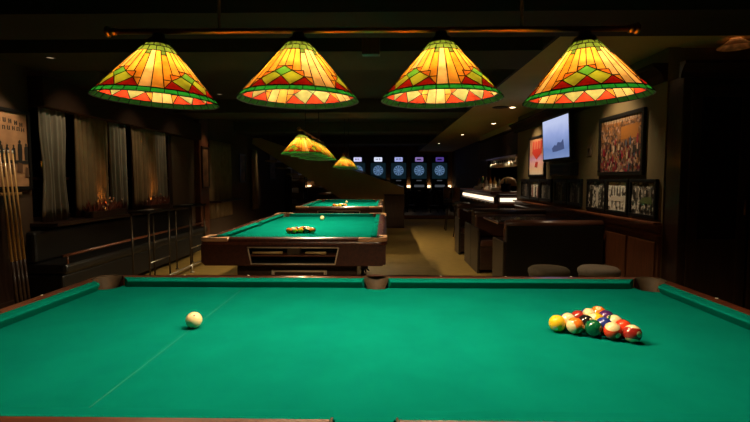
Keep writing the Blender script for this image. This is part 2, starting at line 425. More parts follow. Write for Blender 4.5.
    R = Matrix(((0, 0, 1, 0), (1, 0, 0, 0), (0, 1, 0, 0), (0, 0, 0, 1)))   # (y, z, x) prism onto the end
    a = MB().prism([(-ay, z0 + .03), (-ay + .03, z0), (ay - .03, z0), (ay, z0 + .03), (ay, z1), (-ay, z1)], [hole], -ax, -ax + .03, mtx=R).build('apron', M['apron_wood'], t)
    fr = MB(); hp = [(-ax - .004, y_, z) for y_, z in hole]
    fr.path(hp + [hp[0]], .006, 8); fr.build('window_trim', M['cream_trim'], a)
    MB().bx((-ax + .16, -.42, .575), (-ax + .03, .42, .60)).bx((-ax + .16, -.42, .60), (-ax + .15, .42, .74)).build('ball_tray', M['black'], a)
    MB().bx((-ax + .002, -.362, .652), (-ax + .14, .362, .664), .003).build('shelf', M['red_trim'], a)
    MB().bx((-ax + .01, -.055, .665), (-ax + .1, .055, .725), .006).build('divider_block', M['leather'], a)
    for y0, y1 in ((-.27, -.1), (.09, .34)): MB().tube((-ax + .012, y0, .682), (-ax + .012, y1, .682), .012, 10, .009).build('wooden_bar', M['pale_rod'], a)
    for sg in (-1, 1):                              # two pedestals on cast feet
        p = MB().bx((sg * .97 - .27, -.52, .14), (sg * .97 + .27, .52, z0), .015).bx((sg * .97 - .29, -.54, .14), (sg * .97 + .29, .54, .22), .012).build('pedestal', M['dark_wood_z'], t)
        for ux in (-1, 1):
            for uy in (-1, 1):
                ft = MB().tube((sg * .97 + ux * .22, uy * .47, .03), (sg * .97 + ux * .22, uy * .47, .15), .022, 10)
                for k in range(4):
                    a_ = k * PI / 2 + .4; ft.tube((sg * .97 + ux * .22, uy * .47, .075), (sg * .97 + ux * .22 + .075 * math.cos(a_), uy * .47 + .075 * math.sin(a_), .012), .013, 6, .009)
                ft.build('foot', M['black'], p)
    hb = MB(); x_ = -.97 - .275
    hb.path([(x_, -.245, .30), (x_, -.245, .505), (x_, .205, .505), (x_, .205, .30), (x_, -.245, .30)], .014, 8); hb.build('panel_frame', M['cream_trim'], t)
    return t
T1 = pool_table('large green pool table filling the foreground under four stained glass shades', (-.040, 1.638, 0), 0, False, 'cloth_line')
T1.scale = (1.015, 1.015, 1)
T2 = pool_table('middle pool table with copper corner plates and a ball return window', (-.752, 5.39, 0), PI / 2, True, 'cloth')
T2.scale = (1.05, 1, 1)
T3 = dup(T2, loc=(-.806, 9.94, 0), label='farthest pool table, end on behind the middle pool table')

# ------------------------------------------------------------------ stained glass lights
RB, RT, HS = .201, .036, .190                       # rim radius, top radius, height
def cone(u, v, r_off=0):                            # u in rays of 11.25 degrees
    a = math.radians(u * 11.25); r = RB + (RT - RB) * v + r_off
    return Vector((r * math.cos(a), r * math.sin(a), HS * v))
def panes(K):
    return [pane_mat('amber_glass', (1, .34, .03), (1.8, .9, .16), K), pane_mat('pale_amber_glass', (1.05, .50, .13), (1.9, 1.2, .4), K), pane_mat('deep_amber_glass', (.85, .25, .014), (1.8, .7, .08), K),
      pane_mat('ruby_glass', (.42, .008, .003), (1.7, .16, .05), K), pane_mat('orange_glass', (.85, .17, .012), (1.7, .35, .06), K),
      pane_mat('lime_glass', (.50, .44, .02), (1.1, 1.0, .35), K), pane_mat('leaf_glass', (.13, .40, .03), (.8, 1.1, .4), K),
      pane_mat('top_green_glass', (.11, .15, .018), (.2, .3, .06), K), pane_mat('band_green_glass', (.05, .62, .06), (.03, .12, .02), K)]
PM, PM_SOFT = panes(.042), panes(.105)
def pane_list():
    P = []; vb = .085
    def add(mi, *pts): P.append((mi, pts))
    for q in range(4):
        o = q * 8
        A, D = (0, .45), (0, .26)
        for s in (1, -1):
            f = lambda *pts: [(o + s * u, v) for u, v in pts]
            B, Lr, Fb, G = (1, .355), (2.25, .24), (1, vb), (3, vb)
            add(random.choice((0, 0, 1)), *f((0, .8), (0, .45), (1, .45), (1, .8)))
            add(random.choice((0, 0, 2)), *f((1, .8), B, (2, .355), (2, .8)))
            add(random.choice((0, 1, 2)), *f((2, .72), (2, .355), (2.25, .355), Lr, (3, .24), (3, .72)))
            add(7, *f((2, .8), (2, .72), (3, .72), (3, .8)))
            add(random.choice((0, 1, 1)), *f((3, .8), (3, vb), (4, vb), (4, .8)))
            add(4, *f(A, (1, .45), B)); add(4, *f(B, (2.25, .355), Lr)); add(2, *f(Lr, (3, .24), G))
            add(5, *f(B, Lr, Fb, D)); add(3, *f(Lr, G, Fb))
        add(6, (o, .45), (o + 1, .355), (o, .26), (o - 1, .355))
        add(3, (o, .26), (o + 1, vb), (o - 1, vb))
        for k in range(4):
            add(7, (o + 2 * k, .9), (o + 2 * k, .8), (o + 2 * k + 1, .8), (o + 2 * k + 2, .8), (o + 2 * k + 2, .9), (o + 2 * k + 1, .9))
            add(7, (o + 2 * k + 1, 1), (o + 2 * k + 1, .9), (o + 2 * k + 2, .9), (o + 2 * k + 3, .9), (o + 2 * k + 3, 1), (o + 2 * k + 2, 1))
        for k in range(8):
            add(8, (o + k, vb), (o + k, 0), (o + k + 1, 0), (o + k + 1, vb))
    return P
PANES = pane_list()
def shade_meshes():
    g = MB(); edges = {}
    for mi, pts in PANES:
        # split long angular edges so panes follow the cone
        fine = []
        for (u0, v0), (u1, v1) in zip(pts, pts[1:] + pts[:1]):
            n = max(1, int(math.ceil(abs(u1 - u0) / 1.01)))
            for i in range(n): fine.append((u0 + (u1 - u0) * i / n, v0 + (v1 - v0) * i / n))
        # fan from pieces: triangulate flat in (u, v), then map
        b = bmesh.new(); vs = [b.verts.new((u, v * 8, 0)) for u, v in fine]; fc = b.faces.new(vs); fc.normal_update()
        bmesh.ops.triangulate(b, faces=[fc], ngon_method='EAR_CLIP')
        for v in b.verts: v.co = cone(v.co.x, v.co.y / 8)
        bmesh.ops.recalc_face_normals(b, faces=b.faces)
        g._merge(b, None, mi, False)
        for p, q in zip(fine, fine[1:] + fine[:1]):
            key = tuple(sorted((tuple(round(c, 3) for c in (p[0] % 32, p[1])), tuple(round(c, 3) for c in (q[0] % 32, q[1])))))
            edges[key] = (p, q)
    ld = MB()
    for p, q in edges.values():
        r = .00155
        ld.tube(cone(p[0], p[1], 0), cone(q[0], q[1], 0), r, 5, smooth=False)
    return g, ld
g, ld = shade_meshes()
SH = g.build('lamp_shade', PM); LD = ld.build('leading', M['lead'], SH)
MB().lathe([(0, HS + .03), (.018, HS + .03), (.022, HS + .016), (.034, HS + .010), (RT + .004, HS - .002), (RT + .006, HS - .012), (RT, HS - .012)], seg=20).build('cap', M['bronze'], SH)
MB().tube((0, 0, HS + .02), (0, 0, .12), .014, 10).build('socket', M['bronze'], SH)
MB().ball((0, 0, .081), .029, 14, 10).build('bulb', M['bulb'], SH)
SOFT = dup(SH)                                      # outer lamps: bulb weakened to darken the cloth ends, glass tint raised to match
SOFT.data = SH.data.copy()
for i, m_ in enumerate(PM_SOFT): SOFT.data.materials[i] = m_
for ch in kids(SOFT):
    if ch.name.startswith('bulb'): ch.data = ch.data.copy(); ch.data.materials[0] = M['bulb_soft']
USED = set()
LX = (-.716, -.238, .239, .716); TILT = (3.2, .6, -.6, -2.5)
PH = (-25, -99, -45, -111)                         # how each shade is turned
def fixture(label, loc, rz):
    t = thing('billiard_light', label, 'lamp', loc, rz)
    for i, (x, ph) in enumerate(zip(LX, PH)):
        src = SOFT if i in (0, 3) and rz == 0 else SH
        s = dup(src) if src.name in USED else src
        USED.add(src.name)
        s.parent = t; s.location = (x, 0, 0)
        s.rotation_euler = (0, math.radians(TILT[i]), 0) if rz == 0 else (0, 0, 0)
        s.rotation_euler = (Matrix.Rotation(s.rotation_euler.y, 3, 'Y') @ Matrix.Rotation(math.radians(ph), 3, 'Z')).to_euler()
    zb = HS + .038
    MB().tube((-.865, 0, zb), (.865, 0, zb), .0095, 14).build('bar', M['brass'], t)
    for s in (-1, 1):
        MB().ball((s * .875, 0, zb), .019, 16, 10, sc=(.6, 1, 1)).tube((s * .85, 0, zb), (s * .865, 0, zb), .014, 12).build('end_knob', M['brass'], t)
        MB().tube((s * .5, 0, zb), (s * .5, 0, ZC - loc[2] - .02), .006, 8).lathe([(.05, ZC - loc[2]), (.05, ZC - loc[2] - .015), (.012, ZC - loc[2] - .03)], (s * .5, 0, 0), 16).build('hanging_rod', M['black'], t)
    return t
fixture('brass bar over the foreground pool table carrying four large stained glass shades', (-.050, 1.630, 1.553), 0)
fixture('row of stained glass shades above the middle pool table, seen end on', (-.80, 5.40, 1.53), PI / 2)
fixture('smallest row of stained glass shades, above the farthest pool table', (-.74, 9.45, 1.50), PI / 2)

# ------------------------------------------------------------------ balls
BR = .0286
BC = {1: (.85, .50, .02), 2: (.02, .035, .22), 3: (.68, .05, .015), 4: (.07, .015, .12), 5: (.85, .17, .015), 6: (.004, .10, .04), 7: (.30, .02, .015), 8: (.012, .01, .01)}
NAMEC = {1: 'yellow', 2: 'blue', 3: 'red', 4: 'purple', 5: 'orange', 6: 'green', 7: 'maroon', 8: 'black'}
BM = {k: mat('ball_' + NAMEC[k], c, .12, coat=.6) for k, c in BC.items()}
IV = mat('ball_ivory', (.82, .62, .34), .12, coat=.6); INK = mat('ball_ink', (.01, .01, .01), .3)
def ball_mesh(n):
    b = bmesh.new(); bmesh.ops.create_uvsphere(b, u_segments=32, v_segments=24, radius=BR)
    for f in b.faces:
        f.smooth = True
        z = f.calc_center_median().z / BR
        f.material_index = 1 if n > 8 and abs(z) > .64 else 0
    me = bpy.data.meshes.new('pool_ball'); b.to_mesh(me); b.free()
    me.materials.append(BM[n if n <= 8 else n - 8]); me.materials.append(IV); return me
def spot_mesh():
    b = bmesh.new(); rings = [[b.verts.new((BR * 1.004, 0, 0))]]
    for k in range(1, 4):
        th = .34 * k / 3
        rings.append([b.verts.new((BR * 1.004 * math.cos(th), BR * 1.004 * math.sin(th) * math.cos(a), BR * 1.004 * math.sin(th) * math.sin(a))) for a in [2 * PI * i / 18 for i in range(18)]])
    for i in range(18):
        b.faces.new((rings[0][0], rings[1][i], rings[1][(i + 1) % 18]))
        for A, B in zip(rings[1:], rings[2:]): b.faces.new((A[i], B[i], B[(i + 1) % 18], A[(i + 1) % 18]))
    for f in b.faces: f.smooth = True
    me = bpy.data.meshes.new('number_spot'); b.to_mesh(me); b.free(); me.materials.append(IV); return me
SPOT = spot_mesh(); IDX = {}
def numbered_ball(n, loc, spot_dir, up, label, group, detail=True):
    me = IDX.get(('b', n)) or IDX.setdefault(('b', n), ball_mesh(n))
    o = bpy.data.objects.new('pool_ball', me); COL.objects.link(o); o.location = loc
    x = Vector(spot_dir).normalized(); z = Vector(up); z = (z - x * z.dot(x)).normalized(); y_ = z.cross(x)
    o.rotation_euler = Matrix((x, y_, z)).transposed().to_euler()
    tag(o, label, 'ball', group)
    if detail:
        nm = IDX.get(('n', n))
        if nm is None:
            nm = text_mesh(str(n), .0145 if n < 10 else .0115)
            for v in nm.vertices:
                d = Vector((BR, v.co.x, v.co.y)).normalized() * BR * 1.009; v.co = d
            nm.materials.clear(); nm.materials.append(INK); IDX[('n', n)] = nm
        for k in (0, 1):
            s = bpy.data.objects.new('number_spot', SPOT); COL.objects.link(s); s.parent = o; s.rotation_euler.z = k * PI
            d = bpy.data.objects.new('number', nm); COL.objects.link(d); d.parent = s
    return o
ZBL = ZB + BR + .0006
def v3(r, u, t): return Vector((r, -t, u))          # right / up / toward the viewer
# row by row from the near edge: ball, spot direction, pole direction
e1 = Vector((.8845, -.4665, 0)) * .0575; e2 = Vector((.8463, .5327, 0)) * .0575
RACK = [[(1, v3(-.5, -.45, .74), v3(.1, 1, .1)), (13, v3(.42, -.42, .8), v3(-.8, .3, -.5)), (6, v3(.92, 0, .4), v3(0, 1, 0)), (11, v3(.25, -.3, .9), v3(-.3, .9, -.05)), (15, v3(.3, .2, .93), v3(.2, 1, -.2))],
        [(12, v3(.9, .2, .1), v3(-.1, .6, .8)), (8, v3(.45, .55, .7), v3(0, 1, 0)), (2, v3(-.6, -.45, .65), v3(0, 1, 0)), (3, v3(-.5, -.25, .8), v3(0, 1, 0))],
        [(7, v3(.6, .7, .4), v3(0, 1, 0)), (9, v3(-.3, -.6, .5), v3(-.6, .75, -.3)), (14, v3(.8, -.4, .2), v3(.1, .75, .65))],
        [(10, v3(.15, -.6, .8), v3(0, .75, .65)), (4, v3(0, .3, .95), v3(0, 1, 0))], [(5, v3(-.2, .9, .4), v3(0, 1, 0))]]
PLACE = {1: 'leftmost ball of the front row', 13: 'second ball from the left in the front row', 6: 'middle ball of the front row', 11: 'second ball from the right in the front row', 15: 'rightmost ball of the rack',
         12: 'showing its white cap behind the two leftmost balls', 8: 'between the orange striped and green balls', 2: 'behind the green ball', 3: 'behind the two rightmost balls', 7: 'in the third row behind the black ball',
         9: 'in the centre of the rack behind the black ball', 14: 'showing a white cap behind the red ball', 10: 'in the fourth row behind the striped yellow ball', 4: 'in the fourth row beside the orange ball', 5: 'at the far tip of the rack'}
p0 = Vector((.599, 1.653, ZBL))
for r, row in enumerate(RACK):
    for c, (n, sd, up) in enumerate(row):
        k = NAMEC[n if n <= 8 else n - 8] + (' striped' if n > 8 else '')
        numbered_ball(n, p0 + e2 * r + e1 * c, sd, up, '%s pool ball, %s' % (k, PLACE[n]), 'racked balls on the foreground table')
DOT = mat('cue_ball_dot', (.25, .02, .015), .3)
def cue_ball(loc, label, dots):
    o = MB().ball((0, 0, 0), BR, 32, 20).build('cue_ball', IV, None, loc); tag(o, label, 'ball')
    if dots:
        for d in (v3(.3, .75, .6), v3(.1, -.75, .65), v3(-.85, .1, .5)):
            q = d.normalized(); rot = q.to_track_quat('Z', 'Y').to_matrix().to_4x4()
            MB().lathe([(0, BR * 1.004), (.0022, BR * 1.003), (.0036, BR * .994)], seg=12, mtx=rot).build('dot', DOT, o)
    return o
cue_ball((-.675, 1.667, ZBL), 'white spotted cue ball alone on the left of the foreground table', True)
cue_ball((-.80, 6.15, ZBL), 'white cue ball on the middle pool table', False)
cue_ball((-.83, 10.55, ZBL), 'white cue ball on the farthest pool table', False)
ORDER = [5, 9, 1, 14, 13, 10, 2, 8, 15, 7, 11, 3, 4, 12, 6]
def small_rack(cx, y0, label_fn, group):
    i = 0
    for r in range(5):
        for c in range(5 - r):
            n = ORDER[i]; i += 1
            numbered_ball(n, (cx + (c - (4 - r) / 2) * .0576, y0 + r * .05, ZBL), (random.uniform(-1, 1), -.8, random.uniform(-.5, .8)), (random.uniform(-.5, .5), -.3, 1), label_fn(n, r, c), group, False)
small_rack(-.813, 4.64, lambda n, r, c: NAMEC[n if n <= 8 else n - 8] + (' striped' if n > 8 else '') + ' ball in the triangle racked on the middle pool table', 'racked balls on the middle table')
small_rack(-.847, 9.1, lambda n, r, c: 'tiny ball in the triangle racked on the farthest pool table', 'racked balls on the farthest table')

# ------------------------------------------------------------------ left side: poster, cues, curtains, seating
def fig(mb, x, z, h, mi, w=.32, d=0):               # a printed standing figure, flat on its picture
    mb.poly([(x + h * w * a, d, z + h * b) for a, b in ((-.42, 0), (.42, 0), (.5, .45), (.42, .78), (.12, .84), (-.12, .84), (-.42, .78), (-.5, .45))], mi)
    mb.poly([(x + h * .075 * math.cos(k * PI / 5), d, z + h * .92 + h * .085 * math.sin(k * PI / 5)) for k in range(10)], mi)
def picture(label, loc, rz, w, h, fw, print_mat, frame_mat, art=None, art_mats=None, group=None, depth=.03, cat='picture', mat_w=0, glazed=None):
    t = thing('framed_picture', label, cat, loc, rz, group)
    f = MB().bx((-w / 2, -depth, 0), (w / 2, 0, fw), .004).bx((-w / 2, -depth, h - fw), (w / 2, 0, h), .004).bx((-w / 2, -depth, fw), (-w / 2 + fw, 0, h - fw), .004).bx((w / 2 - fw, -depth, fw), (w / 2, 0, h - fw), .004)
    f.build('frame', frame_mat, t)
    pr = MB().bx((-w / 2 + fw, -depth * .5, fw), (w / 2 - fw, -.002, h - fw)).build('print', print_mat, t)
    if art:
        m = MB(); art(m, w, h, fw); o = m.build('printed_image', art_mats, pr); o.location = (0, -depth * .5 - .0008, 0)
    return t
PAPER = mat('aged_paper', (.42, .22, .11), .7, var=.25, scale=7)
GREY = mat('print_grey', (.22, .20, .18), .6); DARKP = mat('print_dark', (.02, .017, .015), .6); LIGHTP = mat('print_light', (.75, .68, .6), .6)
def strokes(m, x0, x1, z, h, n, mi=0, arch=0, d=0):  # a line of lettering too small to read
    for k in range(n):
        x = x0 + (x1 - x0) * (k + .5) / n; t = (x - (x0 + x1) / 2) / (x1 - x0) * 2; zz = z - arch * t * t; w_ = (x1 - x0) / n
        a, b = random.uniform(.15, .3) * w_, random.uniform(.0, .25) * w_
        m.poly([(x - a - .1 * w_, d, zz), (x - a + .1 * w_, d, zz), (x - a + .1 * w_, d, zz + h), (x - a - .1 * w_, d, zz + h)], mi)
        zc = random.choice((0, .42, .84)) * h
        m.poly([(x - a, d, zz + zc), (x + a, d, zz + zc), (x + a, d, zz + zc + .16 * h), (x - a, d, zz + zc + .16 * h)], mi)
        if random.random() < .7: m.poly([(x + a - .1 * w_, d, zz), (x + a + .1 * w_, d, zz), (x + a + .1 * w_, d, zz + h), (x + a - .1 * w_, d, zz + h)], mi)
def poster_art(m, w, h, fw):
    strokes(m, -w * .42, w * .40, h * .83, h * .055, 9, 0, .05 * h); strokes(m, -w * .05, w * .42, h * .74, h * .05, 6, 0, .01)
    random.seed(3)
    for k in range(9):
        x = -w * .42 + k * w * .105; fig(m, x, h * .33 + .004 * k, h * random.uniform(.2, .27), 0, .3, -.0004 * k)
    m.poly([(-w * .45, -.004, h * .33), (w * .45, -.004, h * .33), (w * .45, -.004, h * .37), (-w * .45, -.004, h * .37)], 0)
    for k in range(7):
        x = -w * .4 + k * w * .13; z = h * (.17 + .03 * (k % 3)); m.poly([(x, -.005, z), (x + w * .09, -.005, z - .01), (x + w * .1, -.005, z + h * .1), (x + .01, -.005, z + h * .12)], 1)
picture('tall framed sepia poster of bottles hung above the cue rack', (XL + .002, 4.33, 1.185), PI / 2, .74, .76, .035, PAPER, M['black'], poster_art, [DARKP, mat('print_sepia', (.12, .06, .03), .7)], cat='poster')
cr_ = thing('cue_rack', 'wall mounted wooden cue rack under the sepia poster', 'cue rack', (XL + .002, 4.32, 0), PI / 2)
MB().bx((-.22, -.07, 1.14), (.18, 0, 1.165), .005).build('rack_bar', M['tan_wood'], cr_)
MB().bx((-.22, -.2, .02), (.18, 0, .1), .008).build('base_tray', M['dark_wood'], cr_)
MB().bx((-.2, -.02, .1), (.16, -.004, 1.14), .004).build('back_board', M['dark_wood_z'], cr_)
CUE_ORD = ('first', 'second', 'third', 'fourth')
for k in range(4):
    x = -.055 + k * .05
    c = thing('pool_cue', 'pale wooden pool cue leaning in the wall rack, %s from the left' % CUE_ORD[k], 'pool cue', (XL + .002, 4.32, 0), PI / 2, 'cues in the wall rack')
    a, b = Vector((x, -.15, .105)), Vector((x - .032, -.082, 1.56)); f = lambda t: a + (b - a) * t
    MB().tube(f(0), f(.30), .0145, 12, .0125).build('butt', M['dark_wood'], c)
    MB().tube(f(.30), f(.975), .0125, 12, .0066).build('shaft', mat('maple_shaft', (.62, .36, .13), .35, coat=.4), c)
    MB().tube(f(.975), f(.993), .0066, 10).build('ferrule', M['white'], c)
    MB().tube(f(.993), f(1.0), .0064, 10).build('tip', mat('blue_tip', (.05, .08, .12), .8), c)
def curtain(y0, y1, m, label, z0=.87, z1=2.06, amp=.03, seed=0, gather=.0, folds=None):
    random.seed(seed); n = 90; w_ = y1 - y0; k = (folds or int(w_ / .075)); ph = [random.uniform(0, 6) for _ in range(4)]
    b = bmesh.new(); rows = []
    for j in range(9):
        t = j / 8; row = []
        for i in range(n + 1):
            s = i / n; sq = 1 - gather * math.sin(PI * min(1, t * 1.25)) ** 2
            yy = w_ * ((s - .5) * sq)
            d = amp * (.45 + .55 * (1 - t)) * (math.sin(2 * PI * k * s + ph[0] + .5 * t) + .5 * math.sin(2 * PI * k * .37 * s + ph[1] + t) + .25 * math.sin(2 * PI * k * 2.1 * s + ph[2]))
            row.append(b.verts.new((d, yy, z0 + (z1 - z0) * t)))
        rows.append(row)
    for A, B in zip(rows, rows[1:]):
        for i in range(n): b.faces.new((A[i], A[i + 1], B[i + 1], B[i])).smooth = True
    me = bpy.data.meshes.new('curtain'); b.to_mesh(me); b.free(); me.materials.append(m)
    o = bpy.data.objects.new('curtain', me); COL.objects.link(o); o.location = (XL + .075, (y0 + y1) / 2, 0)
    sm = o.modifiers.new('s', 'SOLIDIFY'); sm.thickness = .003
    return tag(o, label, 'curtain')
curtain(4.74, 5.14, M['curtain'], 'grey sheer curtain nearest the sepia poster', z0=.84, seed=1, gather=.2)
curtain(5.30, 5.95, M['curtain_gold'], 'tan curtain behind the first sill plants with an amber glow', seed=2)
curtain(5.97, 6.33, M['curtain'], 'narrow grey curtain between the two glowing curtains', seed=3)
curtain(6.47, 7.15, M['curtain_gold'], 'tan curtain behind the second sill plants with an amber glow', seed=4)
curtain(7.18, 7.5, M['curtain'], 'grey curtain at the far end of the curtained windows', seed=5)
curtain(9.45, 10.75, M['curtain_gold'], 'long brown curtain beyond the wooden pilaster', seed=6, z0=.5)
curtain(12.4, 12.9, M['curtain_gold'], 'short far curtain lit orange near the stairs', seed=8, z0=.5)
LEAF = mat('dried_red_leaf', (.2, .05, .025), .6, var=.4, scale=12); PETAL = mat('pale_petal', (.45, .28, .2), .6)
def planter(y0, y1, label, seed):
    random.seed(seed); t = thing('sill_planter', label, 'planter', (XL + .215, (y0 + y1) / 2, .855)); h = (y1 - y0) / 2
    MB().bx((-.05, -h, -.0), (.05, h, .07), .008).build('trough', M['dark_wood'], t)
    lf = MB(); pt = MB()
    for k in range(70):
        p = Vector((random.uniform(-.05, .05), random.uniform(-h, h), .06)); d = Vector((random.uniform(-.4, .5), random.uniform(-.7, .7), 1)).normalized() * random.uniform(.06, .17)
        q = p + d; s = Vector((0, random.uniform(.008, .016), random.uniform(-.006, .006)))
        lf.poly([p, (p + q) / 2 + s, q, (p + q) / 2 - s]); lf.poly([p, (p + q) / 2 + s.yzx, q, (p + q) / 2 - s.yzx])
        if k % 9 == 0: pt.ball(q, .013, 6, 4)
    lf.build('foliage', LEAF, t); pt.build('flower', PETAL, t)
planter(5.28, 5.98, 'trough of reddish leafy plants on the nearer window sill', 5)
planter(6.6, 7.2, 'trough of reddish leafy plants on the second window sill', 6)
AMB = emis('amber_bulb', (1, .36, .06), 420)
def sill_lamp(y_, label, z=.8555, x=XL + .055):
    t = thing('amber_uplight', label, 'lamp', (XL + .16, y_, z))
    MB().lathe([(0, 0), (.03, 0), (.036, .10), (.034, .10), (.028, .004)], seg=16).build('holder', M['brass'], t)
    MB().ball((0, 0, .045), .02, 10, 8).build('bulb', AMB, t)
sill_lamp(5.69, 'small amber lamp glowing among the nearer sill plants'); sill_lamp(6.95, 'small amber lamp glowing among the second sill plants')
# long leather bench along the wall
t = thing('bench', 'long dark leather bench along the curtained wall', 'bench', (XL + .03, 6.1, 0))
MB().bx((.0, -1.55, .08), (.36, 2.2, .36), .02).build('base', M['black'], t)
MB().bx((.0, -1.55, .36), (.40, 2.2, .47), .035).build('seat', M['black_leather'], t)
MB().bx((.0, -1.55, .47), (.10, 2.2, .78), .03).build('backrest', M['black_leather'], t)
MB().tube((.38, -1.56, .55), (.38, 2.2, .55), .014, 10).path([(.38, -1.5, .55), (.38, -1.5, .44)], .01).path([(.38, 2.1, .55), (.38, 2.1, .44)], .01).build('front_rail', M['red_trim'], t)
for name, y0, y1, lab in (('high_table', 5.56, 6.14, 'nearer black high table with slim steel legs by the bench'), ('high_table', 6.76, 7.36, 'farther black high table with slim steel legs by the bench')):
    t = thing(name, lab, 'table', (-2.87, (y0 + y1) / 2, 0)); h = (y1 - y0) / 2
    MB().bx((-.13, -h, .885), (.13, h, .915), .008).build('table_top', M['black'], t)
    for sx in (-1, 1):
        for sy in (-1, 1): MB().tube((sx * .1, sy * (h - .025), 0), (sx * .1, sy * (h - .025), .885), .011, 8).lathe([(.022, 0), (.022, .012), (.011, .02)], (sx * .1, sy * (h - .025), 0), 10).build('leg', M['dark_steel'], t)
    MB().tube((.1, -h + .03, .3), (.1, h - .03, .3), .008, 8).build('foot_rail', M['steel'], t)
    mn = MB().bx((-.05, -.09, 0), (.06, .09, .006), .002).build('glint_card', M['white'], None, (-2.87, y0 + .16, .9155)); tag(mn, 'pale card added as a glint on the %s high table' % ('nearer' if y0 < 6 else 'farther'), 'card')  # white slab standing in for the glint on the table top
t = thing('foot_rail', 'polished steel floor rail running between the high tables and the bench', 'rail', (-2.66, 6.55, 0))
MB().tube((0, -1.0, .1), (0, 1.1, .1), .014, 10).build('rail_tube', M['steel'], t)
for k in (-.9, 0, .95): MB().tube((0, k, 0), (0, k, .1), .011, 8).lathe([(.03, 0), (.03, .01), (.011, .02)], (0, k, 0), 10).build('post', M['steel'], t)
# pictures further down the left wall
DIMP = ramp_mat('dim_print', [(.3, (.03, .015, .01)), (.55, (.2, .09, .04)), (.75, (.35, .2, .1))], 5)
picture('narrow framed print on the wooden pilaster', (XL + .102, 9.08, 1.12), PI / 2, .36, .78, .03, DIMP, M['dark_wood'])
picture('small framed print lit from above on the far left wall', (XL + .002, 11.8, 1.2), PI / 2, .5, .7, .04, DIMP, M['dark_wood'])
picture('dim framed portrait beneath the stairs on the far left wall', (XL + .002, 15.0, 1.28), PI / 2, .9, .75, .05, DIMP, M['dark_wood'])

# ------------------------------------------------------------------ stairs, shelves, dart machines
SY = 12.7; pxm = SY / F
t = thing('staircase', 'brown boxed staircase rising to the left beyond the pool tables', 'staircase', (.05, SY, 0))
def pt(px, py): q = at(px, py, SY); return (q.x - .05, q.z)
side = [pt(388, 228), pt(252, 143.7), pt(252, 100), pt(262, 99.5), pt(404, 187.5), pt(404, 228)]
RX = Matrix(((1, 0, 0, 0), (0, 0, 1, 0), (0, 1, 0, 0), (0, 0, 0, 1)))       # (x, z) outline, extruded along y
side = [(x, max(.001, min(z, 2.36))) for x, z in side]
BROWN = mat('brown_panel', (.40, .235, .075), .6, var=.08, scale=3)
MB().prism(side, [], 0, .06, mtx=RX).build('side_panel', BROWN, t)
cap_ = MB(); a, b = pt(262, 98.5), pt(404, 186.8); cap_.sweep([[(x, y_, z + dz) for y_, dz in ((-.02, 0), (.08, 0), (.08, .04), (-.02, .04))] for x, z in ((a[0], min(a[1], 2.34)), b)]); cap_.build('handrail', M['dark_wood'], t)
MB().bx((.0 - .05, -.07, 0), (.47, -.005, .86), .01).bx((-.07, -.09, .86), (.49, .08, .89), .008).build('newel_box', M['dark_wood_z'], t)
for k in range(11):
    MB().bx((-.1 - k * .28, .07, .0 + k * .175), (-.1 - k * .28 - .32, 1.0, .035 + k * .175), .004).build('step', M['tan_wood'], t)
t = thing('shelf_rack', 'open shelf rack with tan boxes beside the far left pillar', 'shelf', (-2.95, 16.4, .11))
for z in (.15, .52, .9, 1.2): MB().bx((-.27, -.2, z - .02), (.27, .2, z), .003).build('shelf', M['dark_wood'], t)
for sx in (-1, 1):
    for sy in (-1, 1): MB().bx((sx * .27 - .02, sy * .2 - .02, 0), (sx * .27 + .02, sy * .2 + .02, 1.25), .003).build('post', M['black'], t)
TANBOX = mat('tan_card', (.3, .19, .09), .8, var=.1, scale=6)
for z, w_ in ((.15, 'lowest'), (.52, 'middle'), (.9, 'upper')):
    o = MB().bx((-.2, -.15, 0), (.2, .15, .2), .008).build('storage_box', TANBOX, None, (-2.95, 16.38, .1115 + z)); tag(o, 'tan box on the %s shelf of the far left rack' % w_, 'box', 'boxes on the shelf rack')
BLUE1 = emis('board_light', (.2, .36, .62), .6); BLUE2 = emis('board_light_dim', (.08, .17, .34), .30); GREYL = emis('score_glow', (.3, .32, .36), .16)
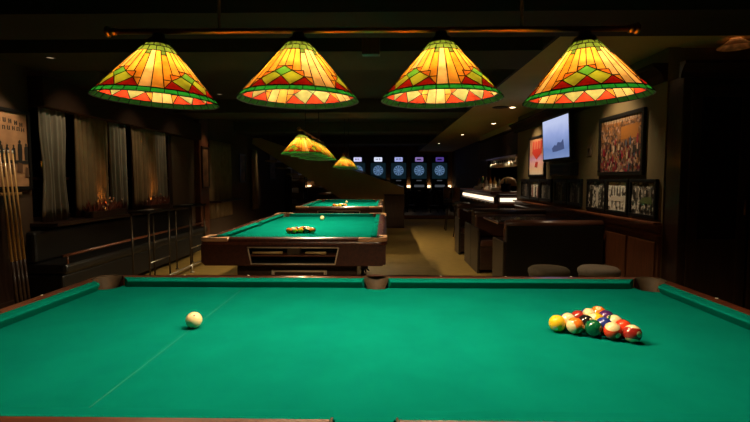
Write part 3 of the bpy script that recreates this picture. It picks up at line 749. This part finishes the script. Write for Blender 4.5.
def dart_machine(x, label, marq, glyph):
    t = thing('dart_machine', label, 'dart machine', (x, 19.3, .11), 0, 'dart machines along the back wall')
    MB().bx((-.33, -.02, 0), (.33, .42, 2.12), .02).bx((-.33, -.16, 0), (.33, 0, 1.0), .015).build('cabinet', M['black'], t)
    MB().bx((-.3, -.034, 1.19), (.3, -.02, 1.82), .004).build('board_surround', mat('surround_teal', (.02, .05, .07), .4, emit=(.03, .09, .13), es=.12), t)
    bd = MB().tube((0, -.05, 1.52), (0, -.034, 1.52), .195, 32, smooth=False).build('dartboard', BLUE1, t)
    sg = MB()
    for k in range(0, 20, 2):
        a0, a1 = k * PI / 10 - PI / 20, k * PI / 10 + PI / 20
        P = [(r * math.cos(a), -.053, 1.52 + r * math.sin(a)) for r, a in ((.03, a0), (.17, a0), (.17, (a0 + a1) / 2), (.17, a1), (.03, a1))]; sg.poly(P)
    sg.build('board_segments', BLUE2, bd)
    rg = MB()
    for r in (.11, .175):
        for k in range(24): rg.tube((r * math.cos(k * PI / 12), -.055, 1.52 + r * math.sin(k * PI / 12)), (r * math.cos((k + 1) * PI / 12), -.055, 1.52 + r * math.sin((k + 1) * PI / 12)), .005, 5)
    rg.build('wire_ring', M['black'], bd)
    ds = MB().bx((-.2, -.17, .86), (.2, -.16, .95), .003)
    ds.build('score_display', GREYL, t)
    MB().bx((-.1, -.03, 1.1), (.1, -.02, 1.14)).build('logo_plate', GREYL, t)
    mq = MB().bx((-.16, -.06, 1.87), (.16, -.015, 2.04), .03); mq = mq.build('marquee', emis('marquee_glow', *marq), t)
    gm = MB(); glyph(gm); gm.build('marquee_mark', emis('marquee_mark', tuple(c * .25 for c in marq[0]), marq[1] * .6), mq)
    MB().bx((-.06, -.172, .70), (.06, -.16, .73), .003).build('coin_plate', M['steel'], t)
def g_num(m): strokes(m, -.11, .11, 1.925, .07, 2, 0, d=-.0615)
def g_bar(m): m.poly([(-.1, -.0615, 1.92), (.1, -.0615, 1.92), (.06, -.0615, 1.98), (-.1, -.0615, 1.98)])
random.seed(11)
for k, (mq, gl, lab) in enumerate((
        (((.22, .12, .75), .35), g_bar, 'dart machine with a dark violet marquee, nearest the bar'),
        (((.42, .28, .75), .55), g_bar, 'dart machine with a purple marquee, second from the bar'),
        (((.45, .5, .95), .8), g_num, 'dart machine with a lavender marquee, third from the bar'),
        (((.75, .8, 1), 1.0), g_num, 'dart machine with a bright white marquee, cut by the stair rail'),
        (((.65, .65, 1), .9), g_num, 'dart machine with a pale lilac marquee, mostly behind the stairs'))):
    dart_machine(2.19 - .815 * k, lab, mq, gl)
t = thing('wall_monitor', 'small blue lit screen beyond the shelf rack', 'monitor', (-3.28, 19.72, 1.5))
MB().bx((-.2, 0, 0), (.2, .075, .34), .01).build('case', M['black'], t); MB().bx((-.17, -.006, .03), (.17, 0, .31), .002).build('screen', emis('far_screen', (.2, .3, .5), .28), t)
WARM = emis('uplight_glow', (1, .66, .34), 3.5)
ulab = ['second from the bar', 'third from the bar', 'fourth from the bar', 'fifth from the bar', 'behind the stairs', 'left of the stairs beside its twin', 'farthest left, near the shelf rack']
for k in range(8):
    x = 2.19 + .4075 - .815 * k
    if k in (5,): continue
    lb = 'small warm uplight on the back wall, ' + ('beside the bar end' if k == 0 else ulab[k - 1])
    t = thing('wall_uplight', lb, 'lamp', (min(x, 2.6), 19.80, .92), 0, 'uplights between the dart machines')
    MB().bx((-.12, -.13, 0), (.12, 0, .02), .004).bx((-.12, -.13, .02), (-.11, 0, .1)).bx((.11, -.13, .02), (.12, 0, .1)).build('bracket', M['brass'], t)
    MB().bx((-.108, -.125, .022), (.108, -.02, .115), .01).build('glow_shade', WARM, t)
for k, (x, y_) in enumerate(((.95, 17.2), (1.75, 17.0), (2.3, 17.6))):
    t = thing('bar_stool', 'dark stool on the platform, %s' % ('nearest the stairs', 'in the middle of the three', 'nearest the bar')[k], 'stool', (x, y_, .11), 0, 'stools on the platform')
    MB().lathe([(0, .76), (.17, .76), (.185, .735), (.18, .70), (0, .69)], seg=20).build('seat', M['black_leather'], t)
    for a in range(4): MB().tube((.09 * math.cos(a * PI / 2 + .78), .09 * math.sin(a * PI / 2 + .78), .70), (.19 * math.cos(a * PI / 2 + .78), .19 * math.sin(a * PI / 2 + .78), 0), .013, 8).build('leg', M['dark_wood'], t)
    rg = MB(); pts = [(.16 * math.cos(a * PI / 8), .16 * math.sin(a * PI / 8), .25) for a in range(17)]; rg.path(pts, .008, 6); rg.build('foot_ring', M['steel'], t)

# ------------------------------------------------------------------ bar
BX, BY0, BY1 = 2.05, 8.94, 12.7
t = thing('bar_counter', 'long wooden bar counter with a glowing light strip under its top', 'bar', (BX, BY0, 0)); LY = BY1 - BY0
STRIP = emis('bar_strip', (1, .80, .55), 1.7)
MB().bx((-.12, -.12, 1.01), (.45, LY, 1.055), .012).bx((.45, -.12, 1.01), (1.35, .45, 1.055), .012).build('counter_top', M['red_trim'], t)
MB().bx((.03, .03, .05), (.1, LY, 1.01), .004).bx((.1, .03, .05), (1.3, .1, 1.01), .004).build('front_panel', M['dark_wood_z'], t)
MB().bx((.005, .0, .955), (.1, LY, .985), .004).bx((.1, 0, .955), (1.3, .1, .985), .004).build('upper_moulding', M['red_trim'], t)
MB().bx((-.03, -.03, .80), (.1, LY, .85), .008).bx((.1, -.03, .80), (1.3, .1, .85), .008).build('lower_moulding', M['red_wood'], t)
MB().bx((.0, .09, .868), (.03, LY, .938), .004).bx((.09, 0, .868), (1.28, .03, .938), .004).build('light_strip', STRIP, t)
MB().bx((-.01, -.01, 0), (.11, LY, .14), .006).bx((.11, -.01, 0), (1.3, .1, .14), .006).build('plinth', M['black'], t)
for k in range(9): MB().ball((-.033, .3 + k * .42, .825), .016, 8, 6).build('stud', M['pearl'], t)
t0_ = t; MB().bx((-.02, -.02, .85), (.08, .08, .955), .01).tube((.03, -.03, .86), (.03, -.03, .95), .03, 10).build('corner_bracket', M['red_wood'], t0_)
t = thing('back_bar', 'dark wooden back bar cabinet with shelves behind the counter', 'cabinet', (3.55, 8.95, 0))
MB().bx((0, 0, 0), (.55, 3.9, .95), .01).build('base_cabinet', M['dark_wood_z'], t)
MB().bx((.45, 0, .95), (.55, 3.9, 2.38), .004).build('back_panel', M['dark_wood_z'], t)
for z in (.95, 1.3, 1.65): MB().bx((.02, 0, z), (.46, 3.9, z + .03), .004).build('shelf', M['red_trim'], t)
for yy in (0, 1.27, 2.55, 3.84): MB().bx((.05, yy, .98), (.5, yy + .06, 2.38), .004).build('upright', M['red_wood'], t)
t = thing('bar_canopy', 'dark wooden canopy over the bar with moulded crown', 'canopy', (2.5, 8.85, 1.77))
MB().bx((0, 0, .03), (.95, 3.9, .46), .008).build('fascia', M['dark_matt'], t)
MB().bx((-.04, -.04, .46), (.95, 3.95, .5), .01).bx((-.02, -.02, 0), (.95, 3.92, .03), .006).build('crown', M['dark_matt'], t)
struct(MB().bx((2.5, 8.81, 2.27), (3.4, 12.75, 2.4)), 'trim_10', M['soffit'])
t = thing('glass_rack', 'wooden rack of hanging stemware under the bar canopy', 'glass rack', (2.5, 9.2, 1.765))
for k in range(3): MB().bx((-.02 + k * .14, 0, -.035), (.03 + k * .14, 2.7, -.005), .003).build('slot_rail', M['red_trim'], t)
gp = [(.034, 0), (.034, -.004), (.005, -.008), (.004, -.075), (.012, -.085), (.034, -.105), (.041, -.135), (.034, -.175), (.0325, -.175), (.039, -.135), (.032, -.107), (.01, -.088), (0, -.087)]
g0 = None
for r in range(2):
    for k in range(13):
        loc = (2.58 + r * .14 - .005, 9.3 + k * .2, 1.7295)
        if g0 is None:
            g0 = thing('hanging_wine_glass', 'clear stemmed glass hanging upside down under the bar canopy', 'glass', loc, 0, 'glasses hanging over the bar')
            MB().lathe(gp[4:], seg=16).build('bowl', M['glass'], g0); MB().lathe([(0, -.088)] + [(.005, -.088), (.0045, -.008)], seg=8).build('stem', M['glass'], g0); MB().lathe([(0, 0), (.034, 0), (.034, -.004), (.005, -.009)], seg=16).build('foot', M['glass'], g0)
        else: dup(g0, loc=loc)
BOT = [mat('bottle_' + n, c, .1, coat=.5, trans=t_) for n, c, t_ in (('green', (.03, .12, .03), .3), ('amber', (.3, .11, .02), .3), ('clear', (.6, .55, .45), .4), ('dark', (.03, .015, .01), 0), ('gold', (.5, .3, .08), .2))]
BN = ('green', 'amber', 'clear', 'dark', 'golden'); CAPM = mat('bottle_cap', (.25, .05, .03), .4); LAB = mat('bottle_paper', (.55, .48, .36), .7)
random.seed(21)
def bottle(kind, loc, label, group):
    h = random.uniform(.25, .31); r = random.uniform(.034, .042)
    t = thing('bottle', label, 'bottle', loc, 0, group)
    MB().lathe([(0, 0), (r, 0), (r, h * .6), (r * .85, h * .68), (.014, h * .78), (.013, h * .94), (0, h * .94)], seg=14).build('glass_body', BOT[kind], t)
    MB().lathe([(r + .0008, h * .15), (r + .0008, h * .45)], seg=14).build('paper_label', LAB, t)
    MB().tube((0, 0, h * .94), (0, 0, h), .0145, 10).build('cap', CAPM, t)
SHN = {.981: 'counter', 1.331: 'middle shelf', 1.681: 'top shelf'}
for z in SHN:
    for k in range(16):
        kd = random.randrange(5)
        bottle(kd, (3.72 + .08 * (k % 2), (9.2, 9.42, 9.65, 9.88, 10.1, 10.42, 10.62, 10.85, 11.05, 11.3, 11.7, 11.88, 12.05, 12.25, 12.45, 12.65)[k], z), '%s glass bottle on the %s of the back bar' % (BN[kd], SHN[z]), 'bottles on the back bar')
# things standing on the counter
t = thing('ice_bucket', 'dark round bucket of bottles on the near corner of the bar', 'bucket', (2.27, 9.08, 1.0555))
MB().lathe([(0, 0), (.075, 0), (.095, .14), (.1, .14), (.098, .15), (.088, .14), (.07, .01), (0, .01)], seg=24).build('bucket', M['black'], t)
for k, (dx, dy) in enumerate(((-.03, 0), (.035, .01), (0, .04))): MB().lathe([(0, .012), (.022, .012), (.022, .15), (.008, .19), (.008, .24), (0, .24)], (dx, dy, 0), 12).build('bottle_neck', BOT[k * 2 % 5], t)
t = thing('domed_shape', 'tan domed shape behind the bucket on the bar', 'lamp', (2.40, 9.42, 1.0555))  # plain tan dome on a short stem
MB().lathe([(0, 0), (.07, 0), (.07, .012), (.012, .02), (.012, .17)], seg=18).build('base', M['brass'], t)
MB().lathe([(.16, .10), (.155, .16), (.13, .22), (.08, .26), (.02, .275), (0, .276)], seg=28).build('shade', mat('tan_dome', (.6, .36, .16), .7), t)
for k, (x, y_, nm) in enumerate(((2.2, 9.7, 'pale folded napkins on the bar, nearer stack'), (2.22, 10.5, 'pale folded napkins on the bar, middle stack'), (2.22, 11.6, 'pale folded napkins on the bar, farther stack'))):
    o = MB().box((0, 0, .02), (.16, .14, .04), .008).box((.01, 0, .055), (.14, .13, .03), .008).build('napkin_stack', M['white'], None, (x, y_, 1.0556)); tag(o, nm, 'napkins')
for k in range(6):
    kd = (2, 4, 1, 2, 0, 4)[k]; bottle(kd, (2.36, 9.98 + k * .42, 1.0556), '%s bottle standing on the bar counter, %s from its near end' % (BN[kd], ('first', 'second', 'third', 'fourth', 'fifth', 'sixth')[k]), 'bottles on the counter')
for k, y_ in enumerate((10.6, 12.2)):
    t = thing('bar_stool', 'dark backed bar stool at the %s of the bar' % ('middle', 'far end')[k], 'stool', (1.68, y_, 0), 0, 'stools along the bar')
    MB().lathe([(0, .78), (.18, .78), (.195, .75), (.19, .71), (0, .70)], seg=20).build('seat', M['black_leather'], t)
    bk = MB(); bk.lathe([(.19, .82), (.2, 1.08), (.185, 1.1), (.17, 1.08), (.17, .82)], seg=14, a0=PI * .6, a1=PI * 1.4); bk.tube((-.17, .05, .74), (-.185, .05, .9), .01, 6).tube((-.17, -.05, .74), (-.185, -.05, .9), .01, 6); bk.build('backrest', M['roll_leather'], t)
    for a in range(4): MB().tube((.09 * math.cos(a * PI / 2 + .78), .09 * math.sin(a * PI / 2 + .78), .71), (.2 * math.cos(a * PI / 2 + .78), .2 * math.sin(a * PI / 2 + .78), 0), .014, 8).build('leg', M['dark_wood'], t)

# ------------------------------------------------------------------ booths
def bench(label, y0, depth, back_near, x0=1.265, x1=2.325):
    """a high sided booth seat; back_near puts its back towards the pool table"""
    t = thing('booth_bench', label, 'bench', (x0, y0, 0), 0, 'booth benches by the picture wall'); w_ = x1 - x0
    f = (lambda y_: y_) if back_near else (lambda y_: depth - y_)
    def bb(a, b, bev): return MB().bx((a[0], f(a[1]), a[2]), (b[0], f(b[1]), b[2]), bev)
    bb((.035, 0, .02), (w_, .09, .80), .01).build('back_panel', M['black_leather'], t)
    MB().tube((.03, f(.05), .80), (w_, f(.05), .80), .05, 16).build('top_roll', M['roll_leather'], t)
    bb((.035, .09, .05), (w_, depth, .36), .01).build('base', M['dark_wood'], t)
    bb((.035, .09, .36), (w_, depth, .46), .03).build('seat', M['roll_leather'], t)
    bb((.035, .09, .46), (w_, .17, .78), .03).build('backrest', M['roll_leather'], t)
    bb((0, 0, 0), (.035, depth, .62), .008).build('end_panel', M['booth_side'], t)
    return t
bench('black leather booth bench nearest the pool table, behind the ottomans', 5.13, .5, True)
bench('booth bench facing the nearest booth table from its far side', 6.54, .53, False)
bench('booth bench backed onto the second bench, facing the bar side table', 7.075, .53, True)
bench('short booth bench beside the bar corner', 8.2, .45, False, x1=2.0)
def booth_table(label, y0, y1, x1=2.33):
    t = thing('booth_table', label, 'table', (1.33, (y0 + y1) / 2, 0), 0, 'booth tables'); h = (y1 - y0) / 2; w_ = x1 - 1.33
    MB().bx((0, -h, .755), (w_, h, .79), .01).build('table_top', mat('black_gloss_top', (.012, .008, .006), .12, coat=.6), t)
    MB().bx((0 - .004, -h - .004, .765), (w_, h + .004, .782), .004).build('edge_band', M['red_trim'], t)
    MB().tube((w_ * .55, 0, .03), (w_ * .55, 0, .755), .04, 16).build('column', M['black'], t)
    MB().lathe([(.25, 0), (.25, .015), (.06, .04)], (w_ * .55, 0, 0), 20).build('foot', M['black'], t)
booth_table('dark booth table between the two nearest booth benches', 5.66, 6.48)
booth_table('dark booth table nearest the bar corner', 7.65, 8.16)
for x, lab, dy, m_ in ((1.556, 'round padded ottoman, the left of two before the booth', 0, (.065, .045, .022)), (2.035, 'round padded ottoman beside the wood panelled wall', .02, (.15, .115, .085))):
    t = thing('ottoman', lab, 'ottoman', (x, 4.55 + dy, 0), 0, 'ottomans before the booth')
    mm = mat('ottoman_fabric', m_, .8, var=.15, scale=14)  # one kind of fabric; weaker and stronger light put into the two colours
    MB().lathe([(0, .06), (.168, .06), (.178, .08), (.178, .37), (.172, .385)], seg=36).build('body', mm, t)
    MB().lathe([(.16, .385), (.182, .39), (.19, .41), (.188, .435), (.165, .455), (.1, .463), (0, .465)], seg=36).build('seat', mm, t)
    for a in range(4): MB().tube((.12 * math.cos(a * PI / 2 + .7), .12 * math.sin(a * PI / 2 + .7), 0), (.12 * math.cos(a * PI / 2 + .7), .12 * math.sin(a * PI / 2 + .7), .065), .018, 8).build('leg', M['black'], t)

# ------------------------------------------------------------------ pictures, television, cabinet on the right
def wall_pic(label, xa, xb, z0, z1, fw, pm, art=None, am=None, group=None, depth=.03, cat='picture', fm=None):
    X = XR - depth
    ya, yb = on_x(xa, X), on_x(xb, X)
    return picture(label, (XR - .001, (ya + yb) / 2, z0), -PI / 2, ya - yb, z1 - z0, fw, pm, fm or M['black'], art, am, group, depth, cat)
BWL = ramp_mat('photo_spotlit', [(.36, (.03, .027, .024)), (.42, (.55, .48, .42)), (.5, (.95, .9, .82))], 22, coat=.2)  # the spot's brightness on these prints is put into their whites
BWD = ramp_mat('photo_dark', [(.45, (.012, .01, .009)), (.58, (.06, .053, .045)), (.72, (.4, .36, .32))], 22, coat=.2)
BWM = ramp_mat('photo_mid', [(.42, (.02, .018, .016)), (.52, (.2, .18, .16)), (.6, (.85, .78, .7))], 24, coat=.2)
FELT = mat('photo_green', (.12, .16, .06), .6)
def art_pair(m, w, h, fw):
    for k, x in enumerate((-.13, .02, .14)): fig(m, x * w / .48, h * .14, h * (.66, .6, .55)[k], k % 2, .3, -.0003 * k)
def art_group(m, w, h, fw):
    for k in range(5): fig(m, -w * .26 + k * w * .13, h * .52, h * (.26, .3, .27, .3, .25)[k], (0, 2, 0, 2, 0)[k], .3, -.0003 * k)
    m.poly([(-w * .34, -.002, h * .36), (w * .3, -.002, h * .36), (w * .36, -.002, h * .5), (-w * .2, -.002, h * .5)], 1)
    for k in range(3): m.poly([(-w * .24 + k * w * .19, -.0024, h * .16), (-w * .21 + k * w * .19, -.0024, h * .16), (-w * .2 + k * w * .18, -.0024, h * .38), (-w * .25 + k * w * .18, -.0024, h * .36)], 0)
def art_table(m, w, h, fw):
    for k in range(6): fig(m, -w * .33 + k * w * .12, h * (.46 + .03 * (k % 2)), h * .32, k % 2, .3, -.0003 * k)
    m.poly([(-w * .15, -.003, h * .38), (w * .36, -.003, h * .36), (w * .33, -.003, h * .55), (w * .02, -.003, h * .52)], 2)
    for x in (-.1, .12, .3): m.poly([(x * w, -.0026, h * .14), ((x + .05) * w, -.0026, h * .14), ((x + .05) * w, -.0026, h * .4), (x * w, -.0026, h * .4)], 0)
Z0, Z1 = .934, 1.29; FR = 'small framed photographs above the wainscot'
wall_pic('small framed photograph of dark standing figures, third from the cabinet end', 586.5, 605.6, Z0, Z1, .032, BWM, art_pair, [DARKP, LIGHTP], FR)
wall_pic('small brightly lit framed photograph of a seated group under the large painting', 606.2, 627.6, Z0, Z1, .032, BWL, art_group, [DARKP, LIGHTP, GREY], FR)
wall_pic('small framed photograph of people round a green table, nearest the cabinet', 629, 656, Z0, Z1, .032, BWM, art_table, [DARKP, GREY, FELT], FR)
wall_pic('dim framed photograph under the television, left of two', 553.8, 566.8, .95, Z1, .045, BWD, art_pair, [DARKP, GREY], FR)
wall_pic('dim framed photograph under the television, right of two', 567.4, 581, .95, Z1, .045, BWD, art_pair, [GREY, DARKP], FR)
wall_pic('dark framed photograph at the far end of the row by the bar', 520.8, 529.6, .955, Z1, .05, BWD, art_pair, [DARKP, GREY], FR)
wall_pic('bright pale framed photograph directly under the red and white poster', 530, 539.2, .955, Z1, .05, BWL, art_pair, [mat('print_rose', (.3, .08, .06), .6), DARKP], FR)
wall_pic('dark framed photograph right of the bright one under the poster', 539.6, 551.2, .955, Z1, .05, BWD, art_pair, [GREY, DARKP], FR)
PAINT = ramp_mat('crowd_painting', [(.0, (.02, .006, .01)), (.2, (.24, .016, .035)), (.30, (.02, .012, .016)), (.42, (.42, .24, .17)), (.48, (.03, .02, .02)), (.58, (.28, .12, .045)), (.70, (.05, .02, .01)), (.84, (.40, .15, .03)), (1, (.08, .03, .015))], 36, noise='vor', axis=(.0, .64), mix=.62, rough=.45)
def art_paint(m, w, h, fw):
    random.seed(31)
    strokes(m, -w * .40, w * .41, h * .86, h * .075, 13, 2, -.02 * h)
    m.poly([(w * .02, -.0003, h * .58), (w * .38, -.0003, h * .58), (w * .38, -.0003, h * .8), (w * .02, -.0003, h * .78)], 3)
    for k in range(34):
        x, z = random.uniform(-.40, .40) * w, random.uniform(.06, .5) * h; fig(m, x, z, h * random.uniform(.08, .15), random.choice((0, 0, 1, 2, 4, 5)), .36, -.0006 - .0002 * k)
wall_pic('large framed painting of a crowd with lettering along its top', 597.2, 641.5, 1.325, 1.95, .04, PAINT, art_paint, [DARKP, mat('paint_crimson', (.24, .012, .03), .5), mat('paint_cream', (.45, .32, .22), .5), mat('paint_orange', (.3, .11, .02), .5), mat('paint_brown', (.14, .06, .03), .5), mat('paint_blue', (.06, .08, .12), .5)], cat='painting')
POST = ramp_mat('poster_lit_print', [(.0, (.95, .88, .8)), (.2, (.9, .62, .45)), (.34, (.8, .45, .5)), (.44, (.5, .25, .5)), (.55, (.5, .2, .13)), (1, (.4, .2, .1))], 7, axis=(.03, .62), mix=.14)  # whitened towards the bottom for the strong light falling there
RED = mat('poster_red', (.42, .03, .02), .5)
def art_post(m, w, h, fw):
    for k in range(4):
        x = -w * .27 + k * w * .16; m.poly([(x, -.0006, h * .58), (x + w * .1, -.0006, h * .56), (x + w * .13, -.0006, h * .86), (x + w * .03, -.0006, h * .88)], 0)
    m.poly([(-w * .3, -.0003, h * .6), (0, -.0003, h * .42), (w * .32, -.0003, h * .6), (w * .25, -.0003, h * .68), (-w * .25, -.0003, h * .68)], 0)
    m.poly([(-w * .12, -.0003, h * .24), (w * .06, -.0003, h * .22), (w * .1, -.0003, h * .36), (-w * .06, -.0003, h * .37)], 0)
wall_pic('tall framed red and white poster left of the television', 527.8, 543.4, 1.325, 1.96, .035, POST, art_post, [RED], cat='poster')
# television on its bracket
t = thing('television', 'flat television showing a pale blue picture, bracketed on the right wall', 'television', (2.285, 6.57, 1.836), -PI / 2)
tl = math.radians(3); RT_ = Matrix.Rotation(tl, 4, 'X')
c = MB(); c.box((0, .03, 0), (1.03, .05, .60), .008, RT_); c.build('case', M['black'], t)
def tv_screen():
    m, nt, out = new_mat('screen_picture'); e = nt.nodes.new('ShaderNodeEmission'); nt.links.new(e.outputs[0], out.inputs[0])
    tc = nt.nodes.new('ShaderNodeTexCoord'); s = nt.nodes.new('ShaderNodeSeparateXYZ'); nt.links.new(tc.outputs['Object'], s.inputs[0])
    n = nt.nodes.new('ShaderNodeTexNoise'); n.inputs['Scale'].default_value = 5; nt.links.new(tc.outputs['Object'], n.inputs['Vector'])
    mr = nt.nodes.new('ShaderNodeMapRange'); mr.inputs[1].default_value = -.26; mr.inputs[2].default_value = .26; nt.links.new(s.outputs[2], mr.inputs[0])
    ad = nt.nodes.new('ShaderNodeMath'); ad.operation = 'MULTIPLY_ADD'; ad.inputs[1].default_value = .22; nt.links.new(n.outputs[0], ad.inputs[0]); nt.links.new(mr.outputs[0], ad.inputs[2])
    r = nt.nodes.new('ShaderNodeValToRGB'); cr = r.color_ramp
    st = [(.05, srgb(125, 145, 190)), (.35, srgb(105, 128, 180)), (.7, srgb(150, 165, 215)), (1, srgb(190, 200, 235))]
    while len(cr.elements) < 4: cr.elements.new(.5)
    for el, (p_, c_) in zip(cr.elements, st): el.position = p_; el.color = (*c_, 1)
    nt.links.new(ad.outputs[0], r.inputs[0]); nt.links.new(r.outputs[0], e.inputs[0]); e.inputs[1].default_value = 1.0
    return m
c = MB(); c.box((0, .0035, 0), (.965, .003, .535), 0, RT_); sc_ = c.build('screen', tv_screen(), t)
sh_ = MB(); random.seed(4)
P = [(-.12, -.13), (-.02, -.09), (.05, -.1), (.1, -.06), (.22, -.07), (.3, -.03), (.33, -.16), (.2, -.17), (.05, -.18), (-.1, -.18)]
sh_.poly([RT_ @ Vector((x, .0012, z)) for x, z in P]); sh_.build('screen_shape', emis('screen_dark', srgb(70, 82, 120), 1), sc_)
MB().bx((-.15, .055, -.15), (.15, .113, .15), .004).bx((-.05, .05, -.28), (.05, .113, -.14), .004).build('bracket', M['black'], t)
t = thing('black_block', 'black block on the wall beneath the television', 'media box', (2.398, 6.4, 1.335), -PI / 2)  # plain black band below the screen
MB().bx((-.38, -.1, 0), (.38, 0, .16), .01).build('case', M['black'], t); MB().bx((-.3, -.103, .06), (.3, -.1, .1)).build('front_strip', M['bronze'], t)
t = thing('wall_switch', 'small wall switch plate right of the television', 'switch', (2.399, 5.72, 1.56), -PI / 2)
MB().bx((-.055, -.012, 0), (.055, 0, .13), .004).build('plate', mat('beige_plastic', (.12, .08, .05), .5), t); MB().bx((-.02, -.018, .04), (.02, -.012, .09), .003).build('toggle', M['bronze'], t)
t = thing('tall_cabinet', 'very dark tall wooden cabinet with glazed doors filling the right side', 'cabinet', (2.41, 3.99, 0))
MB().bx((0, 0, 0), (1.07, .22, 2.12), .006).build('carcass', M['dark_wood_z'], t)
cx = MB().sweep([[(x_, -.0 - d, z) for d, z in ((0, 2.1), (.02, 2.1), (.03, 2.14), (.07, 2.2), (.08, 2.2), (.08, 2.225), (0, 2.225))] for x_ in (-.04, 1.07)]); cx.build('crown', M['dark_wood'], t)
for k in (0, 1):
    x0 = .06 + k * .5
    d = MB().bx((x0, -.025, .12), (x0 + .08, -.002, 2.04), .004).bx((x0 + .4, -.025, .12), (x0 + .48, -.002, 2.04), .004).bx((x0 + .08, -.025, .12), (x0 + .4, -.002, .8), .004).bx((x0 + .08, -.025, 1.95), (x0 + .4, -.002, 2.04), .004).build('door', M['dark_wood_z'], t)
    MB().bx((x0 + .08, -.014, .8), (x0 + .4, -.008, 1.95)).build('pane', mat('cabinet_glass', (.012, .006, .005), .08), d)
    MB().tube((x0 + (.44 if k == 0 else .04), -.045, 1.0), (x0 + (.44 if k == 0 else .04), -.045, 1.12), .007, 8).build('handle', M['brass'], d)

# ------------------------------------------------------------------ ceiling fittings
def downlight(x, y_, label, aim, watts, deg=75, z=ZS, fix=True, r=.05):
    t = thing('downlight', label, 'downlight', (x, y_, z), 0, 'recessed downlights')
    MB().lathe([(r, 0), (r * 1.25, -.001), (r * 1.28, -.006), (r, -.008), (r * .92, -.003)], seg=24).build('trim_ring', M['soffit'] if z == ZS else M['bronze'], t)
    MB().lathe([(0, -.003), (r * .9, -.003), (r * .92, -.002)], seg=20).build('lens', M['downlight' if z == ZS else 'downlight_dim'], t)
    spot((x, y_, z - .012), aim, watts, deg)
downlight(1.95, 4.97, 'small downlight above the large painting', (2.42, 5.02, 1.15), 55, 95)
downlight(1.98, 7.6, 'small downlight above the television and poster', (2.44, 7.78, 1.15), 80, 75)
downlight(2.18, 9.78, 'bright downlight in the beige ceiling before the bar', (2.25, 9.9, 0), 7, 80)
downlight(1.95, 12.2, 'downlight in the beige ceiling near the far end of the bar', (2.1, 12.2, 0), 4, 80)
downlight(1.7, 15.2, 'farthest downlight in the beige ceiling', (1.5, 15.2, 0), 4, 95)
for k, y_ in enumerate((5.0, 6.3, 7.5)):
    downlight(-2.55, y_, 'dim downlight over the curtains, %s' % ('nearest the poster', 'middle one', 'farthest one')[k], (-3.45, y_ + .1, 1.35), (34, 26, 20)[k], 62, ZC, r=.035)
downlight(-3.0, 9.08, 'dim downlight over the wooden pilaster', (-3.45, 9.08, 1.4), 22, 45, ZC, r=.035)
downlight(-3.0, 12.9, 'dim downlight over the far curtain', (-3.45, 13.0, 1.5), 22, 45, 2.38, r=.035)
downlight(-3.0, 4.35, 'dim downlight over the sepia poster', (-3.5, 4.33, 1.6), 34, 55, 2.38, r=.035)
for k in (0, 1):
    downlight(2.72, 9.9 + 1.6 * k, 'small added light under the bar canopy, %s' % ('nearer one', 'farther one')[k], (2.5, 9.9 + 1.6 * k, 1.0), 110, 150, 1.7685, r=.03)  # lamps added to brighten the hanging glasses and bottles
t = thing('ceiling_speaker', 'round dark ceiling speaker in the beige ceiling', 'speaker', (1.79, 7.57, ZS))
MB().lathe([(.10, 0), (.125, -.002), (.125, -.01), (.1, -.012)], seg=28).build('ring', M['bronze'], t); MB().lathe([(0, -.006), (.1, -.008)], seg=28).build('grille', M['black'], t)
t = thing('ceiling_lamp', 'small conical ceiling lamp over the tall cabinet', 'lamp', (2.78, 3.95, ZS))
MB().lathe([(.035, 0), (.04, -.006), (.125, -.066), (.128, -.070)], seg=28).build('shade', pane_mat('tan_lamp_shade', (.55, .30, .14), (.5, .3, .15), .8), t)
MB().ball((0, 0, -.020), .013, 10, 8).build('bulb', emis('ceiling_bulb', (1, .6, .3), 9), t)
q = at(371, 47, 4.1)
t = thing('ceiling_box', 'dim brown box hanging from the ceiling behind the lamp bar', 'sign box', (q.x, q.y, q.z - .06))
MB().bx((-.075, -.04, -.01), (.075, .04, .13), .006).build('case', M['red_wood'], t); MB().tube((0, 0, .13), (0, 0, ZC - (q.z - .06)), .008, 8).build('hanger', M['bronze'], t)
